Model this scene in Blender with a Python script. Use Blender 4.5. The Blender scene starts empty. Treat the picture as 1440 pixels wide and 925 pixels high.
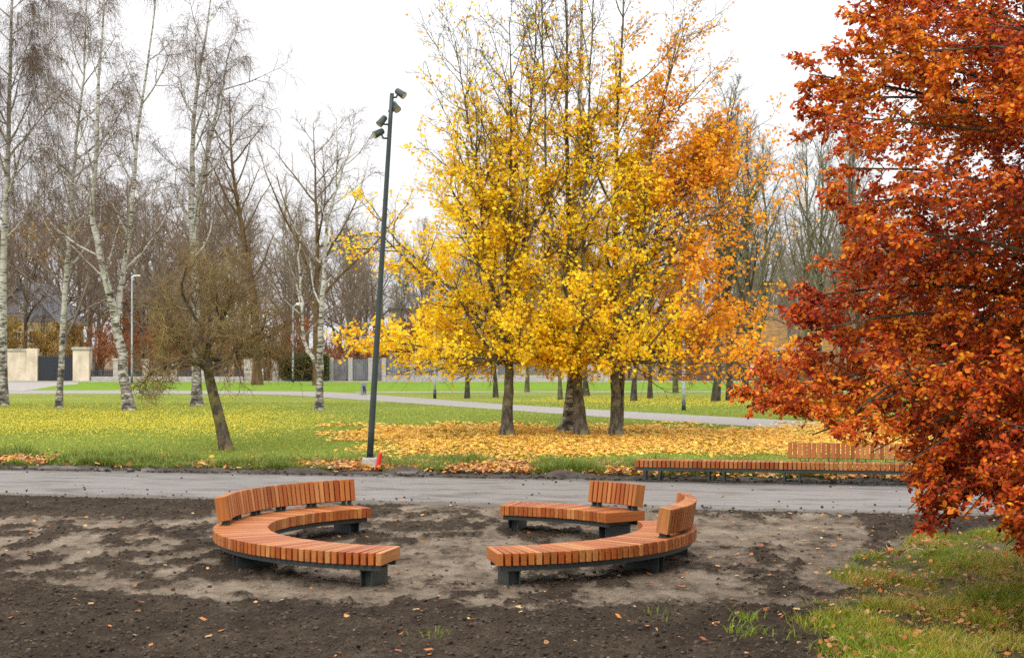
import bpy, math, random
import numpy as np

# ------------------------------------------------------------------ camera, sky, sun, exposure
SC = bpy.context.scene
COL = SC.collection
random.seed(4)
CAM_H, HOR, F = 3.0, 482.0, 2310.0      # camera height (m), horizon row and focal length in photo pixels
R_ = math.radians

cam_d = bpy.data.cameras.new('Camera')
cam = bpy.data.objects.new('Camera', cam_d)
COL.objects.link(cam)
cam.location = (0, 0, CAM_H)
cam.rotation_euler = (R_(90) + math.atan((HOR - 462.5) / F), 0, 0)
cam_d.sensor_width = 36
cam_d.lens = F / 1440 * 36
cam_d.clip_end = 3000
cam_d.dof.use_dof = True
cam_d.dof.focus_distance = 24
cam_d.dof.aperture_fstop = 5.0
SC.camera = cam

SUN_EL, SUN_ROT = 42, 150       # overcast: a wide, weak sun behind the clouds
world = bpy.data.worlds.new('World')
SC.world = world
world.use_nodes = True
nt = world.node_tree
nt.nodes.clear()
def wn(t, **k):
    n = nt.nodes.new(t)
    for a, b in k.items(): setattr(n, a, b)
    return n
out = wn('ShaderNodeOutputWorld'); bg = wn('ShaderNodeBackground')
sky = wn('ShaderNodeTexSky', sky_type='NISHITA', sun_disc=False)
sky.sun_elevation = R_(SUN_EL); sky.sun_rotation = R_(SUN_ROT); sky.air_density = 1.0; sky.dust_density = 3.0
hs = wn('ShaderNodeHueSaturation'); hs.inputs['Saturation'].default_value = 0.15
nt.links.new(sky.outputs[0], hs.inputs['Color'])
tc = wn('ShaderNodeTexCoord'); sep = wn('ShaderNodeSeparateXYZ')
nt.links.new(tc.outputs['Generated'], sep.inputs[0])
mr = wn('ShaderNodeMapRange'); mr.inputs[1].default_value = 0.0; mr.inputs[2].default_value = 1.0
mr.inputs[3].default_value = 7.6; mr.inputs[4].default_value = 20.0
nt.links.new(sep.outputs[2], mr.inputs[0])
nz = wn('ShaderNodeTexNoise'); nz.inputs['Scale'].default_value = 2.2; nz.inputs['Detail'].default_value = 4
mp = wn('ShaderNodeMapping'); mp.inputs['Scale'].default_value = (1, 1, 3)
nt.links.new(tc.outputs['Generated'], mp.inputs[0]); nt.links.new(mp.outputs[0], nz.inputs['Vector'])
m2 = wn('ShaderNodeMapRange'); m2.inputs[1].default_value = .3; m2.inputs[2].default_value = .7
m2.inputs[3].default_value = .90; m2.inputs[4].default_value = 1.10
nt.links.new(nz.outputs[0], m2.inputs[0])
mul = wn('ShaderNodeMath', operation='MULTIPLY'); nt.links.new(mr.outputs[0], mul.inputs[0]); nt.links.new(m2.outputs[0], mul.inputs[1])
cb = wn('ShaderNodeCombineColor')
mb = wn('ShaderNodeMath', operation='MULTIPLY'); mb.inputs[1].default_value = 1.02
nt.links.new(mul.outputs[0], mb.inputs[0])
nt.links.new(mul.outputs[0], cb.inputs[0]); nt.links.new(mul.outputs[0], cb.inputs[1]); nt.links.new(mb.outputs[0], cb.inputs[2])
mixw = wn('ShaderNodeMixRGB'); mixw.inputs[0].default_value = 0.9
nt.links.new(hs.outputs[0], mixw.inputs[1]); nt.links.new(cb.outputs[0], mixw.inputs[2])
nt.links.new(mixw.outputs[0], bg.inputs[0]); bg.inputs[1].default_value = 0.1
nt.links.new(bg.outputs[0], out.inputs[0])

sd = bpy.data.lights.new('Sun', 'SUN'); sd.energy = 1.3; sd.angle = R_(35); sd.color = (1.0, .95, .87)
sun = bpy.data.objects.new('Sun', sd); COL.objects.link(sun)
sun.rotation_euler = (R_(90 - SUN_EL), 0, R_(-28))

SC.view_settings.view_transform = 'Standard'
SC.view_settings.look = 'None'
SC.view_settings.exposure = 0.42
SC.view_settings.gamma = 1.0
SC.render.engine = 'CYCLES'
SC.cycles.max_bounces = 6
SC.cycles.transparent_max_bounces = 4
SC.cycles.use_denoising = False
SC.cycles.sample_clamp_indirect = 5.0

# ------------------------------------------------------------------ photo <-> ground helpers
def G(px, py, z=0.0):
    Y = (CAM_H - z) * F / (py - HOR)
    return np.array([(px - 720) / F * Y, Y, z])
def PT(px, py, Y):
    return np.array([(px - 720) / F * Y, Y, CAM_H - (py - HOR) / F * Y])
def topx(X, Y, z=0.0):
    return 720 + F * X / Y, HOR + F * (CAM_H - z) / Y

# ------------------------------------------------------------------ numeric noise
def _hash(ix, iy, seed):
    h = (ix.astype(np.int64) * 374761393 + iy.astype(np.int64) * 668265263 + seed * 1442695041) & 0xffffffff
    h = ((h ^ (h >> 13)) * 1274126177) & 0xffffffff
    return ((h ^ (h >> 16)) & 0xffff) / 65535.0
def vnoise(x, y, seed=0):
    x = np.asarray(x, float); y = np.asarray(y, float)
    ix = np.floor(x); iy = np.floor(y); fx = x - ix; fy = y - iy
    fx = fx * fx * (3 - 2 * fx); fy = fy * fy * (3 - 2 * fy)
    a = _hash(ix, iy, seed); b = _hash(ix + 1, iy, seed); c = _hash(ix, iy + 1, seed); d = _hash(ix + 1, iy + 1, seed)
    return (a * (1 - fx) + b * fx) * (1 - fy) + (c * (1 - fx) + d * fx) * fy
def fbm(x, y, seed=0, octv=4, gain=.5):
    s = 0; a = 1; t = 0
    for o in range(octv):
        s = s + a * vnoise(x * 2 ** o + 17.3 * o, y * 2 ** o - 9.1 * o, seed + o); t += a; a *= gain
    return s / t
def sstep(a, b, x):
    t = np.clip((x - a) / (b - a), 0, 1); return t * t * (3 - 2 * t)
def nrm(v):
    return v / np.maximum(np.linalg.norm(v, axis=-1, keepdims=True), 1e-9)

# ------------------------------------------------------------------ mesh builder
class MB:
    def __init__(s): s.V = []; s.F = []; s.C = []; s.Gc = []; s.n = 0; s.gr = False
    def add(s, V, faces, mat=0, col=None, grain=None, smooth=False):
        V = np.asarray(V, float).reshape(-1, 3)
        s.V.append(V)
        if col is None: col = np.ones((len(V), 3))
        s.C.append(np.broadcast_to(np.asarray(col, float), (len(V), 3)))
        if grain is not None: s.gr = True
        s.Gc.append(V if grain is None else grain)
        for f in (faces if isinstance(faces, list) else [faces]):
            s.F.append((np.asarray(f, np.int64) + s.n, mat, smooth))
        s.n += len(V)
    def build(s, name, mats, parent=None, loc=None):
        me = bpy.data.meshes.new(name)
        if s.n:
            V = np.concatenate(s.V)
            if loc is not None: V = V - np.asarray(loc)
            me.vertices.add(len(V)); me.vertices.foreach_set('co', V.astype(np.float32).ravel())
            lv = np.concatenate([f.ravel() for f, m, q in s.F])
            cnt = np.concatenate([np.full(len(f), f.shape[1]) for f, m, q in s.F])
            mi = np.concatenate([np.full(len(f), m) for f, m, q in s.F])
            sm = np.concatenate([np.full(len(f), q) for f, m, q in s.F])
            me.loops.add(len(lv)); me.loops.foreach_set('vertex_index', lv.astype(np.int32))
            me.polygons.add(len(cnt))
            st = np.concatenate([[0], np.cumsum(cnt)[:-1]])
            me.polygons.foreach_set('loop_start', st.astype(np.int32))
            me.polygons.foreach_set('material_index', mi.astype(np.int32))
            me.polygons.foreach_set('use_smooth', sm.astype(bool))
            at = me.attributes.new('col', 'FLOAT_COLOR', 'POINT')
            C = np.concatenate(s.C); C4 = np.ones((len(C), 4), np.float32); C4[:, :3] = C
            at.data.foreach_set('color', C4.ravel())
            if s.gr:
                ag = me.attributes.new('grain', 'FLOAT_VECTOR', 'POINT')
                ag.data.foreach_set('vector', np.concatenate(s.Gc).astype(np.float32).ravel())
            me.update(calc_edges=True)
        for m in (mats if isinstance(mats, (list, tuple)) else [mats]): me.materials.append(m)
        o = bpy.data.objects.new(name, me)
        COL.objects.link(o)
        if parent is not None: o.parent = parent
        elif loc is not None: o.location = loc
        return o
    # ---- primitives
    def box(s, x0, x1, y0, y1, z0, z1, mat=0, col=None):
        V = [(x, y, z) for z in (z0, z1) for y in (y0, y1) for x in (x0, x1)]
        s.add(V, [np.array([(0, 2, 3, 1), (4, 5, 7, 6), (0, 1, 5, 4), (2, 6, 7, 3), (0, 4, 6, 2), (1, 3, 7, 5)])], mat, col)
    def cbox(s, c, ax, h, ch=.004, mat=0, col=None, grain=False, off=None):
        c = np.asarray(c, float); ax = np.asarray(ax, float); h = np.asarray(h, float)
        L = CB_SIGN * (h - ch) + CB_FULL * CB_SIGN * ch
        V = c + L @ ax
        g = None
        if grain: g = L + (np.asarray(off) if off is not None else 0)
        s.add(V, [CB_Q, CB_T], mat, col, g)
    def tube(s, P, R, sides=8, mat=0, col=None, cap=True, smooth=True):
        P = np.asarray(P, float); R = np.broadcast_to(np.asarray(R, float), (len(P),))
        s.tubes(P[None], R[None], sides, mat, col, smooth)
        if cap:
            b = s.n - len(P) * sides
            s.F.append((np.arange(b, b + sides)[None, ::-1], mat, False))
            s.F.append((np.arange(s.n - sides, s.n)[None], mat, False))
    def tubes(s, P, R, sides=3, mat=0, col=None, smooth=True):
        N, K, _ = P.shape
        if N == 0: return
        T = np.empty_like(P); T[:, 1:-1] = P[:, 2:] - P[:, :-2]; T[:, 0] = P[:, 1] - P[:, 0]; T[:, -1] = P[:, -1] - P[:, -2]
        T = nrm(T)
        m = nrm(P[:, -1] - P[:, 0])
        ref = np.where(np.abs(m[:, 2:3]) > .75, np.array([[1., 0.13, 0]]), np.array([[0.07, 0.1, 1.]]))
        A = nrm(np.cross(T, ref[:, None, :])); B = np.cross(T, A)
        a = np.arange(sides) * 2 * math.pi / sides
        V = P[:, :, None] + R[:, :, None, None] * (A[:, :, None] * np.cos(a)[None, None, :, None] + B[:, :, None] * np.sin(a)[None, None, :, None])
        base = (np.arange(N) * K * sides)[:, None, None]
        k = (np.arange(K - 1) * sides)[None, :, None]
        j = np.arange(sides)[None, None, :]; j2 = (j + 1) % sides
        q = np.stack([base + k + j, base + k + j2, base + k + sides + j2, base + k + sides + j], -1).reshape(-1, 4)
        if col is not None and np.ndim(col) == 2: col = np.repeat(col, K * sides, 0)
        s.add(V.reshape(-1, 3), q, mat, col, None, smooth)
    def leaves(s, P, size, col, shape, rng, nmean=(0, 0, 1), spread=1.0, mat=0, droop=0.0, axis=None):
        n = len(P)
        if n == 0: return
        S, Fs = shape
        nv = nrm(np.asarray(nmean, float) + rng.normal(0, spread, (n, 3)) * .8)
        t = rng.normal(0, 1, (n, 3)) if axis is None else axis + rng.normal(0, .45, (n, 3))
        t[:, 2] -= droop
        u = nrm(t - nv * (t * nv).sum(1, keepdims=True)); v = np.cross(nv, u)
        sz = np.broadcast_to(size, (n,))[:, None, None]
        V = P[:, None] + sz * (S[None, :, 0:1] * u[:, None] + S[None, :, 1:2] * v[:, None] + S[None, :, 2:3] * nv[:, None])
        k = len(S)
        fl = [(np.arange(n)[:, None, None] * k + f[None]).reshape(-1, f.shape[1]) for f in Fs]
        s.add(V.reshape(-1, 3), fl, mat, np.repeat(np.asarray(col), k, 0))

# chamfered box topology: 8 corners x 3 vertices
CB_SIGN = []; CB_FULL = []
for i in range(8):
    sg = ((i & 1) * 2 - 1, ((i >> 1) & 1) * 2 - 1, ((i >> 2) & 1) * 2 - 1)
    for a in range(3):
        CB_SIGN.append(sg); CB_FULL.append([1.0 if k == a else 0.0 for k in range(3)])
CB_SIGN = np.array(CB_SIGN, float); CB_FULL = np.array(CB_FULL)
def _cbtop():
    Q = []; T = []
    def fix(f):
        p = CB_SIGN[list(f)] * (1 + CB_FULL[list(f)] * .1)
        nn = np.cross(p[1] - p[0], p[2] - p[0])
        return tuple(f) if np.dot(nn, p.mean(0)) > 0 else tuple(f[::-1])
    for a in range(3):
        b, c = [k for k in range(3) if k != a]
        for sg in (0, 1):
            f = []
            for bb, cc in ((0, 0), (1, 0), (1, 1), (0, 1)):
                f.append(((sg << a) | (bb << b) | (cc << c)) * 3 + a)
            Q.append(fix(f))
        for bb in (0, 1):
            for cc in (0, 1):
                c0 = (bb << b) | (cc << c); c1 = c0 | (1 << a)
                Q.append(fix([c0 * 3 + b, c1 * 3 + b, c1 * 3 + c, c0 * 3 + c]))
    for i in range(8): T.append(fix([i * 3, i * 3 + 1, i * 3 + 2]))
    return np.array(Q), np.array(T)
CB_Q, CB_T = _cbtop()

# leaf shapes: (verts, [faces])
OVAL = (np.array([(0, 0, 0), (.35, .28, .07), (.7, .24, .06), (1, 0, -.06), (.7, -.24, .06), (.35, -.28, .07)], float),
        [np.array([(0, 3, 2, 1), (0, 5, 4, 3)])])
MAPLE = (np.array([(0, 0, 0), (.28, .5, .08), (.42, .2, 0), (.82, .42, .1), (.72, .13, 0), (1, 0, -.05), (.72, -.13, 0), (.82, -.42, .1), (.42, -.2, 0), (.28, -.5, .08)], float) - np.array([.4, 0, 0]),
         [np.array([(0, 1, 2), (0, 8, 9), (2, 3, 4), (6, 7, 8)])[:, ::-1], np.array([(0, 2, 4, 5), (0, 5, 6, 8)])])
DRY = (np.array([(-.5, 0, .1), (-.15, .34, 0), (.3, .3, .1), (.55, 0, .02), (.25, -.32, .12), (-.2, -.3, .02)], float),
       [np.array([(0, 3, 2, 1), (0, 5, 4, 3)])])

# ------------------------------------------------------------------ materials
def mat(name, base=(.5, .5, .5), rough=.8, spec=.3, metal=0.0):
    m = bpy.data.materials.new(name); m.use_nodes = True
    b = m.node_tree.nodes['Principled BSDF']
    b.inputs['Base Color'].default_value = (*base, 1); b.inputs['Roughness'].default_value = rough
    b.inputs['Specular IOR Level'].default_value = spec; b.inputs['Metallic'].default_value = metal
    return m
class NT:
    def __init__(s, m): s.t = m.node_tree; s.b = s.t.nodes.get('Principled BSDF')
    def n(s, typ, **k):
        x = s.t.nodes.new(typ)
        for a, v in k.items(): setattr(x, a, v)
        return x
    def l(s, a, b): s.t.links.new(a, b)
    def coord(s, kind='Object', scale=(1, 1, 1), attr=None):
        if attr:
            c = s.n('ShaderNodeAttribute', attribute_name=attr); o = c.outputs['Vector']
        else:
            c = s.n('ShaderNodeTexCoord'); o = c.outputs[kind]
        m = s.n('ShaderNodeMapping'); m.inputs['Scale'].default_value = scale
        s.l(o, m.inputs[0]); return m.outputs[0]
    def noise(s, vec, scale, detail=4, rough=.6, dist=0):
        x = s.n('ShaderNodeTexNoise'); x.inputs['Scale'].default_value = scale; x.inputs['Detail'].default_value = detail
        x.inputs['Roughness'].default_value = rough; x.inputs['Distortion'].default_value = dist
        s.l(vec, x.inputs['Vector']); return x.outputs[0]
    def ramp(s, fac, stops, interp='LINEAR'):
        r = s.n('ShaderNodeValToRGB'); cr = r.color_ramp; cr.interpolation = interp
        while len(cr.elements) < len(stops): cr.elements.new(.5)
        for e, (p, c) in zip(cr.elements, stops):
            e.position = p; e.color = (*c, 1) if len(c) == 3 else c
        s.l(fac, r.inputs[0]); return r.outputs[0]
    def mix(s, fac, a, b, mode='MIX'):
        x = s.n('ShaderNodeMixRGB', blend_type=mode)
        for i, v in ((0, fac), (1, a), (2, b)):
            if hasattr(v, 'is_output'): s.l(v, x.inputs[i])
            elif i == 0: x.inputs[0].default_value = v
            else: x.inputs[i].default_value = (*v, 1)
        return x.outputs[0]
    def bump(s, h, strength=.3, dist=.02):
        x = s.n('ShaderNodeBump'); x.inputs['Strength'].default_value = strength; x.inputs['Distance'].default_value = dist
        s.l(h, x.inputs['Height']); s.l(x.outputs[0], s.b.inputs['Normal'])
    def color(s, o): s.l(o, s.b.inputs['Base Color'])
    def attr(s, name='col'): return s.n('ShaderNodeAttribute', attribute_name=name).outputs['Color']

def noisy(name, c0, c1, scale, rough=.85, bump=.3, bd=.02, detail=5, stretch=(1, 1, 1), spec=.3, lo=.35, hi=.65):
    m = mat(name, c0, rough, spec); t = NT(m)
    f = t.noise(t.coord('Object', stretch), scale, detail)
    t.color(t.ramp(f, [(lo, c0), (hi, c1)]))
    if bump: t.bump(f, bump, bd)
    return m

def leaf_mat(name, trans=.35, rough=.5, spec=.35):
    m = mat(name, (.5, .3, .1), rough, spec); t = NT(m)
    c = t.attr(); t.color(c)
    tr = t.n('ShaderNodeBsdfTranslucent'); t.l(c, tr.inputs[0])
    mx = t.n('ShaderNodeMixShader'); mx.inputs[0].default_value = trans
    t.l(t.b.outputs[0], mx.inputs[1]); t.l(tr.outputs[0], mx.inputs[2])
    t.l(mx.outputs[0], t.t.nodes['Material Output'].inputs[0])
    return m
M = {}
M['leaf'] = leaf_mat('leaf', .4, .55)
M['beech_leaf'] = leaf_mat('beech_leaf', .3, .46, .2)
M['litter'] = leaf_mat('litter', .1, .7)
M['grass_blade'] = leaf_mat('grass_blade', .3, .5)

def bark(name, c0, c1, c2, scale=6):
    m = mat(name, c0, .95, .15); t = NT(m)
    v = t.coord('Object', (1, 1, .35))
    f = t.noise(v, scale, 6, .7); g = t.noise(t.coord('Object'), 2.2, 4)
    c = t.ramp(f, [(.36, c0), (.62, c1)])
    c = t.mix(t.ramp(g, [(.5, (0, 0, 0)), (.62, (1, 1, 1))]), c, c2)
    t.color(c); t.bump(f, .9, .05); return m
M['maple_bark'] = bark('maple_bark', (.035, .028, .02), (.17, .15, .115), (.22, .21, .12), 9)
M['dark_bark'] = bark('dark_bark', (.03, .026, .02), (.1, .085, .065), (.12, .12, .06))
M['green_bark'] = bark('green_bark', (.05, .05, .025), (.15, .14, .075), (.17, .17, .08))
M['brown_bark'] = bark('brown_bark', (.06, .035, .018), (.17, .1, .05), (.13, .1, .05))
M['hazed_wood_bark'] = bark('hazed_wood_bark', (.12, .095, .075), (.24, .2, .155), (.2, .18, .11))  # bark of the far wood, lightened in colour to stand in for haze
M['gnarl_bark'] = bark('gnarl_bark', (.04, .032, .02), (.15, .12, .08), (.2, .17, .06), 8)
def twig(name, c, c2):
    m = mat(name, c, .9, .1); t = NT(m)
    t.color(t.ramp(t.noise(t.coord('Object'), .9, 3), [(.4, c), (.6, c2)])); return m
M['hazed_twig_grey'] = twig('hazed_twig_grey', (.20, .152, .11), (.29, .23, .165))  # distance haze put into the colour: lightened for the far trees
M['twig_birch'] = twig('twig_birch', (.15, .10, .075), (.20, .14, .105))
M['twig_green'] = twig('twig_green', (.16, .145, .085), (.22, .205, .125))
M['twig_red'] = twig('twig_red', (.17, .075, .045), (.22, .13, .07))
M['twig_gnarl'] = twig('twig_gnarl', (.15, .09, .055), (.27, .20, .075))
M['twig_dark'] = twig('twig_dark', (.07, .056, .04), (.12, .098, .065))
m = mat('birch_bark', (.7, .68, .63), .7, .2); t = NT(m); M['birch_bark'] = m
f = t.noise(t.coord('Object', (1.4, 1.4, 2.6)), 1.7, 6, .7)
g = t.noise(t.coord('Object', (1, 1, 7)), 2.0, 3)
sepn = t.n('ShaderNodeSeparateXYZ'); t.l(t.coord('Object'), sepn.inputs[0])
low = t.n('ShaderNodeMapRange'); low.inputs[1].default_value = 1.0; low.inputs[2].default_value = 5.5; low.inputs[3].default_value = .13; low.inputs[4].default_value = 0
t.l(sepn.outputs[2], low.inputs[0])
ad = t.n('ShaderNodeMath', operation='SUBTRACT'); t.l(f, ad.inputs[0]); t.l(low.outputs[0], ad.inputs[1])
c = t.ramp(ad.outputs[0], [(.30, (.05, .043, .034)), (.37, (.17, .15, .12)), (.45, (.40, .38, .33)), (.72, (.58, .56, .51))])
c = t.mix(t.ramp(g, [(.565, (0, 0, 0)), (.61, (1, 1, 1))]), c, (.05, .045, .04))
t.color(c); t.bump(f, .4, .03)

# wood of the benches: per-board tint in 'col', grain along the first axis of 'grain'
def wood(name):
    m = mat(name, (.4, .15, .05), .5, .35); t = NT(m)
    v = t.coord(attr='grain', scale=(2.0, 38, 38))
    f = t.noise(v, 1.0, 5, .65, .6)
    v2 = t.coord(attr='grain', scale=(1.2, 9, 9)); g = t.noise(v2, 1, 3)
    c = t.mix(t.ramp(f, [(.3, (.62, .55, .5)), (.7, (1.18, 1.2, 1.25))]), t.attr(), (0, 0, 0))
    c = t.mix(1.0, t.attr(), t.ramp(f, [(.3, (.66, .6, .55)), (.7, (1, 1, 1))]), 'MULTIPLY')
    c = t.mix(1.0, c, t.ramp(g, [(.3, (.8, .76, .72)), (.65, (1, 1, 1))]), 'MULTIPLY')
    t.color(c); t.bump(f, .12, .004); return m
M['wood'] = wood('bench_wood')
M['steel'] = noisy('dark_green_steel', (.028, .036, .034), (.04, .05, .047), 14, .45, .05, .003, spec=.4)
M['pole_paint'] = noisy('dark_green_paint', (.022, .033, .032), (.034, .047, .045), 5, .42, .03, .003, spec=.45)
M['galv'] = noisy('galvanised_steel', (.34, .37, .41), (.45, .48, .52), 6, .5, .05, .003, spec=.5)
M['concrete'] = noisy('pale_concrete', (.32, .31, .27), (.48, .46, .41), 7, .9, .3, .01)
M['lens'] = mat('lamp_lens', (.5, .42, .28), .2, .5)
M['red_plastic'] = mat('red_plastic', (.7, .02, .02), .4, .4)
M['cream'] = noisy('cream_render', (.50, .42, .30), (.72, .63, .48), 1.6, .9, .2, .01, stretch=(1, 1, .5))
M['stone'] = noisy('pale_stone', (.30, .27, .22), (.50, .46, .39), 3.0, .9, .3, .02)
M['cap_red'] = noisy('red_tile_cap', (.28, .07, .04), (.4, .12, .07), 6)
M['gate_dark'] = mat('gate_black', (.03, .035, .045), .6)
M['fence_grey'] = noisy('fence_grey', (.13, .14, .145), (.19, .2, .21), 2.0, .8, .1)
M['white_paint'] = mat('white_paint', (.75, .75, .72), .6)
M['glass'] = mat('window_glass', (.05, .06, .07), .12, .6)
M['ink'] = mat('graffiti_ink', (.05, .04, .09), .6)
M['ink_pink'] = mat('graffiti_purple', (.3, .12, .35), .6)

def tag(o, label=None, cat=None, group=None, kind=None):
    for k, v in (('label', label), ('category', cat), ('group', group), ('kind', kind)):
        if v is not None: o[k] = v
    return o
def empty(name, loc, label=None, cat=None, group=None, rz=0):
    o = bpy.data.objects.new(name, None); COL.objects.link(o)
    o.location = [float(v) for v in loc]; o.rotation_euler = (0, 0, rz); o.empty_display_size = .3
    return tag(o, label, cat, group)
def copy_tree(o, parent=None):
    c = o.copy(); COL.objects.link(c)
    if parent is not None: c.parent = parent
    for ch in list(o.children): copy_tree(ch, c)
    return c
def struct(o): o['kind'] = 'structure'; return o
def sheet(name, poly, z, m, sub=None):
    b = MB(); b.add([(p[0], p[1], z) for p in poly], np.arange(len(poly))[None]); return b.build(name, m)

# ------------------------------------------------------------------ ground
m = mat('lawn', (.1, .14, .03), .95, .15); t = NT(m)
v = t.coord('Object')
a = t.noise(v, .18, 5, .65); b_ = t.noise(v, 9, 6, .8); c_ = t.noise(v, 55, 3, .7)
c = t.ramp(a, [(.35, (.20, .25, .03)), (.55, (.26, .30, .05)), (.7, (.30, .30, .07))])
c = t.mix(1.0, c, t.ramp(b_, [(.3, (.62, .66, .6)), (.7, (1.12, 1.1, 1.05))]), 'MULTIPLY')
c = t.mix(1.0, c, t.ramp(c_, [(.3, (.55, .6, .5)), (.65, (1.15, 1.12, 1.0))]), 'MULTIPLY')
t.color(c); t.bump(c_, .6, .04); M['lawn'] = m
m = mat('far_lawn', (.1, .2, .02), .95, .15); t = NT(m)
v = t.coord('Object')
a = t.noise(v, .5, 5, .65); c_ = t.noise(v, 20, 4, .7)
c = t.ramp(a, [(.35, (.12, .235, .014)), (.65, (.19, .275, .02))])
c = t.mix(1.0, c, t.ramp(c_, [(.3, (.65, .7, .6)), (.65, (1.1, 1.08, 1.0))]), 'MULTIPLY')
t.color(c); t.bump(c_, .5, .04); M['far_lawn'] = m
m = mat('road_asphalt', (.17, .165, .16), .7, .3); t = NT(m)
s1 = t.noise(t.coord('Object', (.25, 5, 1)), 1.2, 6, .7); s2 = t.noise(t.coord('Object'), 90, 3, .8); s3 = t.noise(t.coord('Object', (.6, 1.6, 1)), .9, 5, .65)
c = t.ramp(s1, [(.34, (.135, .120, .107)), (.5, (.195, .178, .163)), (.66, (.25, .23, .213))])
c = t.mix(1.0, c, t.ramp(s2, [(.3, (.6, .6, .6)), (.7, (1.15, 1.15, 1.15))]), 'MULTIPLY')
c = t.mix(1.0, c, t.ramp(s3, [(.36, (.55, .5, .45)), (.5, (1, 1, 1))]), 'MULTIPLY')
sy = t.n('ShaderNodeSeparateXYZ'); t.l(t.coord('Object'), sy.inputs[0])
ab = t.n('ShaderNodeMath', operation='ABSOLUTE'); t.l(sy.outputs[1], ab.inputs[0])
ed = t.n('ShaderNodeMapRange'); ed.inputs[1].default_value = 1.7; ed.inputs[2].default_value = 2.95; ed.inputs[3].default_value = -.25; ed.inputs[4].default_value = .32
t.l(ab.outputs[0], ed.inputs[0])
dn = t.noise(t.coord('Object', (.7, 1.6, 1)), 2.2, 7, .75)
sm = t.n('ShaderNodeMath', operation='ADD'); t.l(dn, sm.inputs[0]); t.l(ed.outputs[0], sm.inputs[1])
c = t.mix(t.ramp(sm.outputs[0], [(.56, (0, 0, 0)), (.72, (.85, .85, .85))]), c, (.085, .068, .05))
t.color(c); t.bump(s2, .25, .01)
t.l(t.ramp(s1, [(.3, (.5, .5, .5)), (.7, (.8, .8, .8))]), t.b.inputs['Roughness']); M['road'] = m
M['path'] = noisy('path_asphalt', (.24, .215, .195), (.30, .275, .25), 6, .85, .1)
M['far_path'] = noisy('far_path_gravel', (.26, .24, .22), (.36, .33, .3), 3, .9, .1)

struct(sheet('ground', [(-500, -60), (500, -60), (500, 900), (-500, 900)], 0, M['lawn']))
struct(sheet('far_lawn', [(-34, 103.5), (-13, 103.5), (60, 102.5), (70, 126), (-60, 126), (-60, 119), (-36, 118)], .004, M['far_lawn']))

RS = -0.212                                  # slope of the road in plan
RD = np.array([1, RS]) / math.hypot(1, RS)   # along the road
RN = np.array([-RD[1], RD[0]])               # away from the camera
def road_near(X): return 30.05 + RS * X
def road_far(X): return 35.85 + RS * X
ang = math.atan(RS)
wd = 5.8 * math.cos(ang)
b = MB()
xs = np.linspace(-75, 75, 151)
prof = [(-wd / 2 - .06, -.01), (-wd / 2, .018), (-wd / 4, .035), (0, .042), (wd / 4, .035), (wd / 2, .018), (wd / 2 + .06, -.01)]
jit = np.array([[.05 * (vnoise(np.array([x * .9]), np.array([k * 1.]), 3)[0] - .5) + .12 * (vnoise(np.array([x * .25]), np.array([k * 1.]), 8)[0] - .5) for k in (0, 1)] for x in xs])
V = []
for i, x in enumerate(xs):
    for k, (y, z) in enumerate(prof):
        V.append((x, y + (jit[i][0] if k < 2 else jit[i][1] if k > 4 else 0), z))
n = len(prof)
q = [(i * n + k, (i + 1) * n + k, (i + 1) * n + k + 1, i * n + k + 1) for i in range(len(xs) - 1) for k in range(n - 1)]
b.add(V, np.array(q), smooth=True)
o = struct(b.build('road', M['road'])); o.location = (0, 32.95, .02); o.rotation_euler = (0, 0, ang)

def ribbon(name, pts, m, z, wf=None):
    """pts: (near xy, far xy) pairs"""
    b = MB(); V = []
    P = np.array(pts, float); tt = np.linspace(0, len(P) - 1, len(P) * 8)
    i = np.minimum(tt.astype(int), len(P) - 2); f = (tt - i)[:, None, None]
    Pm = np.concatenate([P[:1] * 2 - P[1:2], P, P[-1:] * 2 - P[-2:-1]])
    p0, p1, p2, p3 = Pm[i], Pm[i + 1], Pm[i + 2], Pm[i + 3]
    Q = .5 * ((2 * p1) + (-p0 + p2) * f + (2 * p0 - 5 * p1 + 4 * p2 - p3) * f ** 2 + (-p0 + 3 * p1 - 3 * p2 + p3) * f ** 3)
    V = np.concatenate([Q, np.full(Q.shape[:2] + (1,), z)], -1).reshape(-1, 3)
    k = np.arange(len(Q) - 1) * 2
    b.add(V, np.stack([k, k + 2, k + 3, k + 1], -1)); return struct(b.build(name, m)), Q
path_px = [(-150, 554.5, 549), (0, 554, 549), (200, 553.8, 549), (380, 555, 550), (470, 560, 551.8), (560, 566, 557.5), (680, 574.5, 566.5), (820, 584.5, 575), (960, 593.5, 583), (1100, 602.5, 590.5), (1250, 611, 598), (1500, 625, 611), (1900, 650, 635)]
_, PATHQ = ribbon('path', [(G(x, a)[:2], G(x, b)[:2]) for x, a, b in path_px], M['path'], .012)
ribbon('far_path', [(G(x, a)[:2], G(x, b)[:2]) for x, a, b in [(500, 552.2, 551.2), (640, 551.6, 550.5), (800, 551.4, 550.2), (960, 551.2, 550), (1200, 551.2, 550), (1500, 551.2, 550)]], M['far_path'], .009)
struct(sheet('wood_floor', [(-150, 129.8), (70, 129.8), (400, 880), (-480, 880)], .004, noisy('leafy_wood_floor', (.10, .07, .04), (.2, .12, .05), .8, .95, .4, .05)))
ribbon('gate_drive', [(G(x, a)[:2], G(x, b)[:2]) for x, a, b in [(-120, 548.6, 537.2), (0, 548.6, 537.2), (40, 548.4, 537.2), (75, 543, 537.2), (110, 540, 537.2)]], M['far_path'], .008)
ribbon('street', [((-90, 126.2), (-90, 129.5)), ((0, 126.2), (0, 129.5)), ((90, 126.2), (90, 129.5))], M['far_path'], .006)

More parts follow.
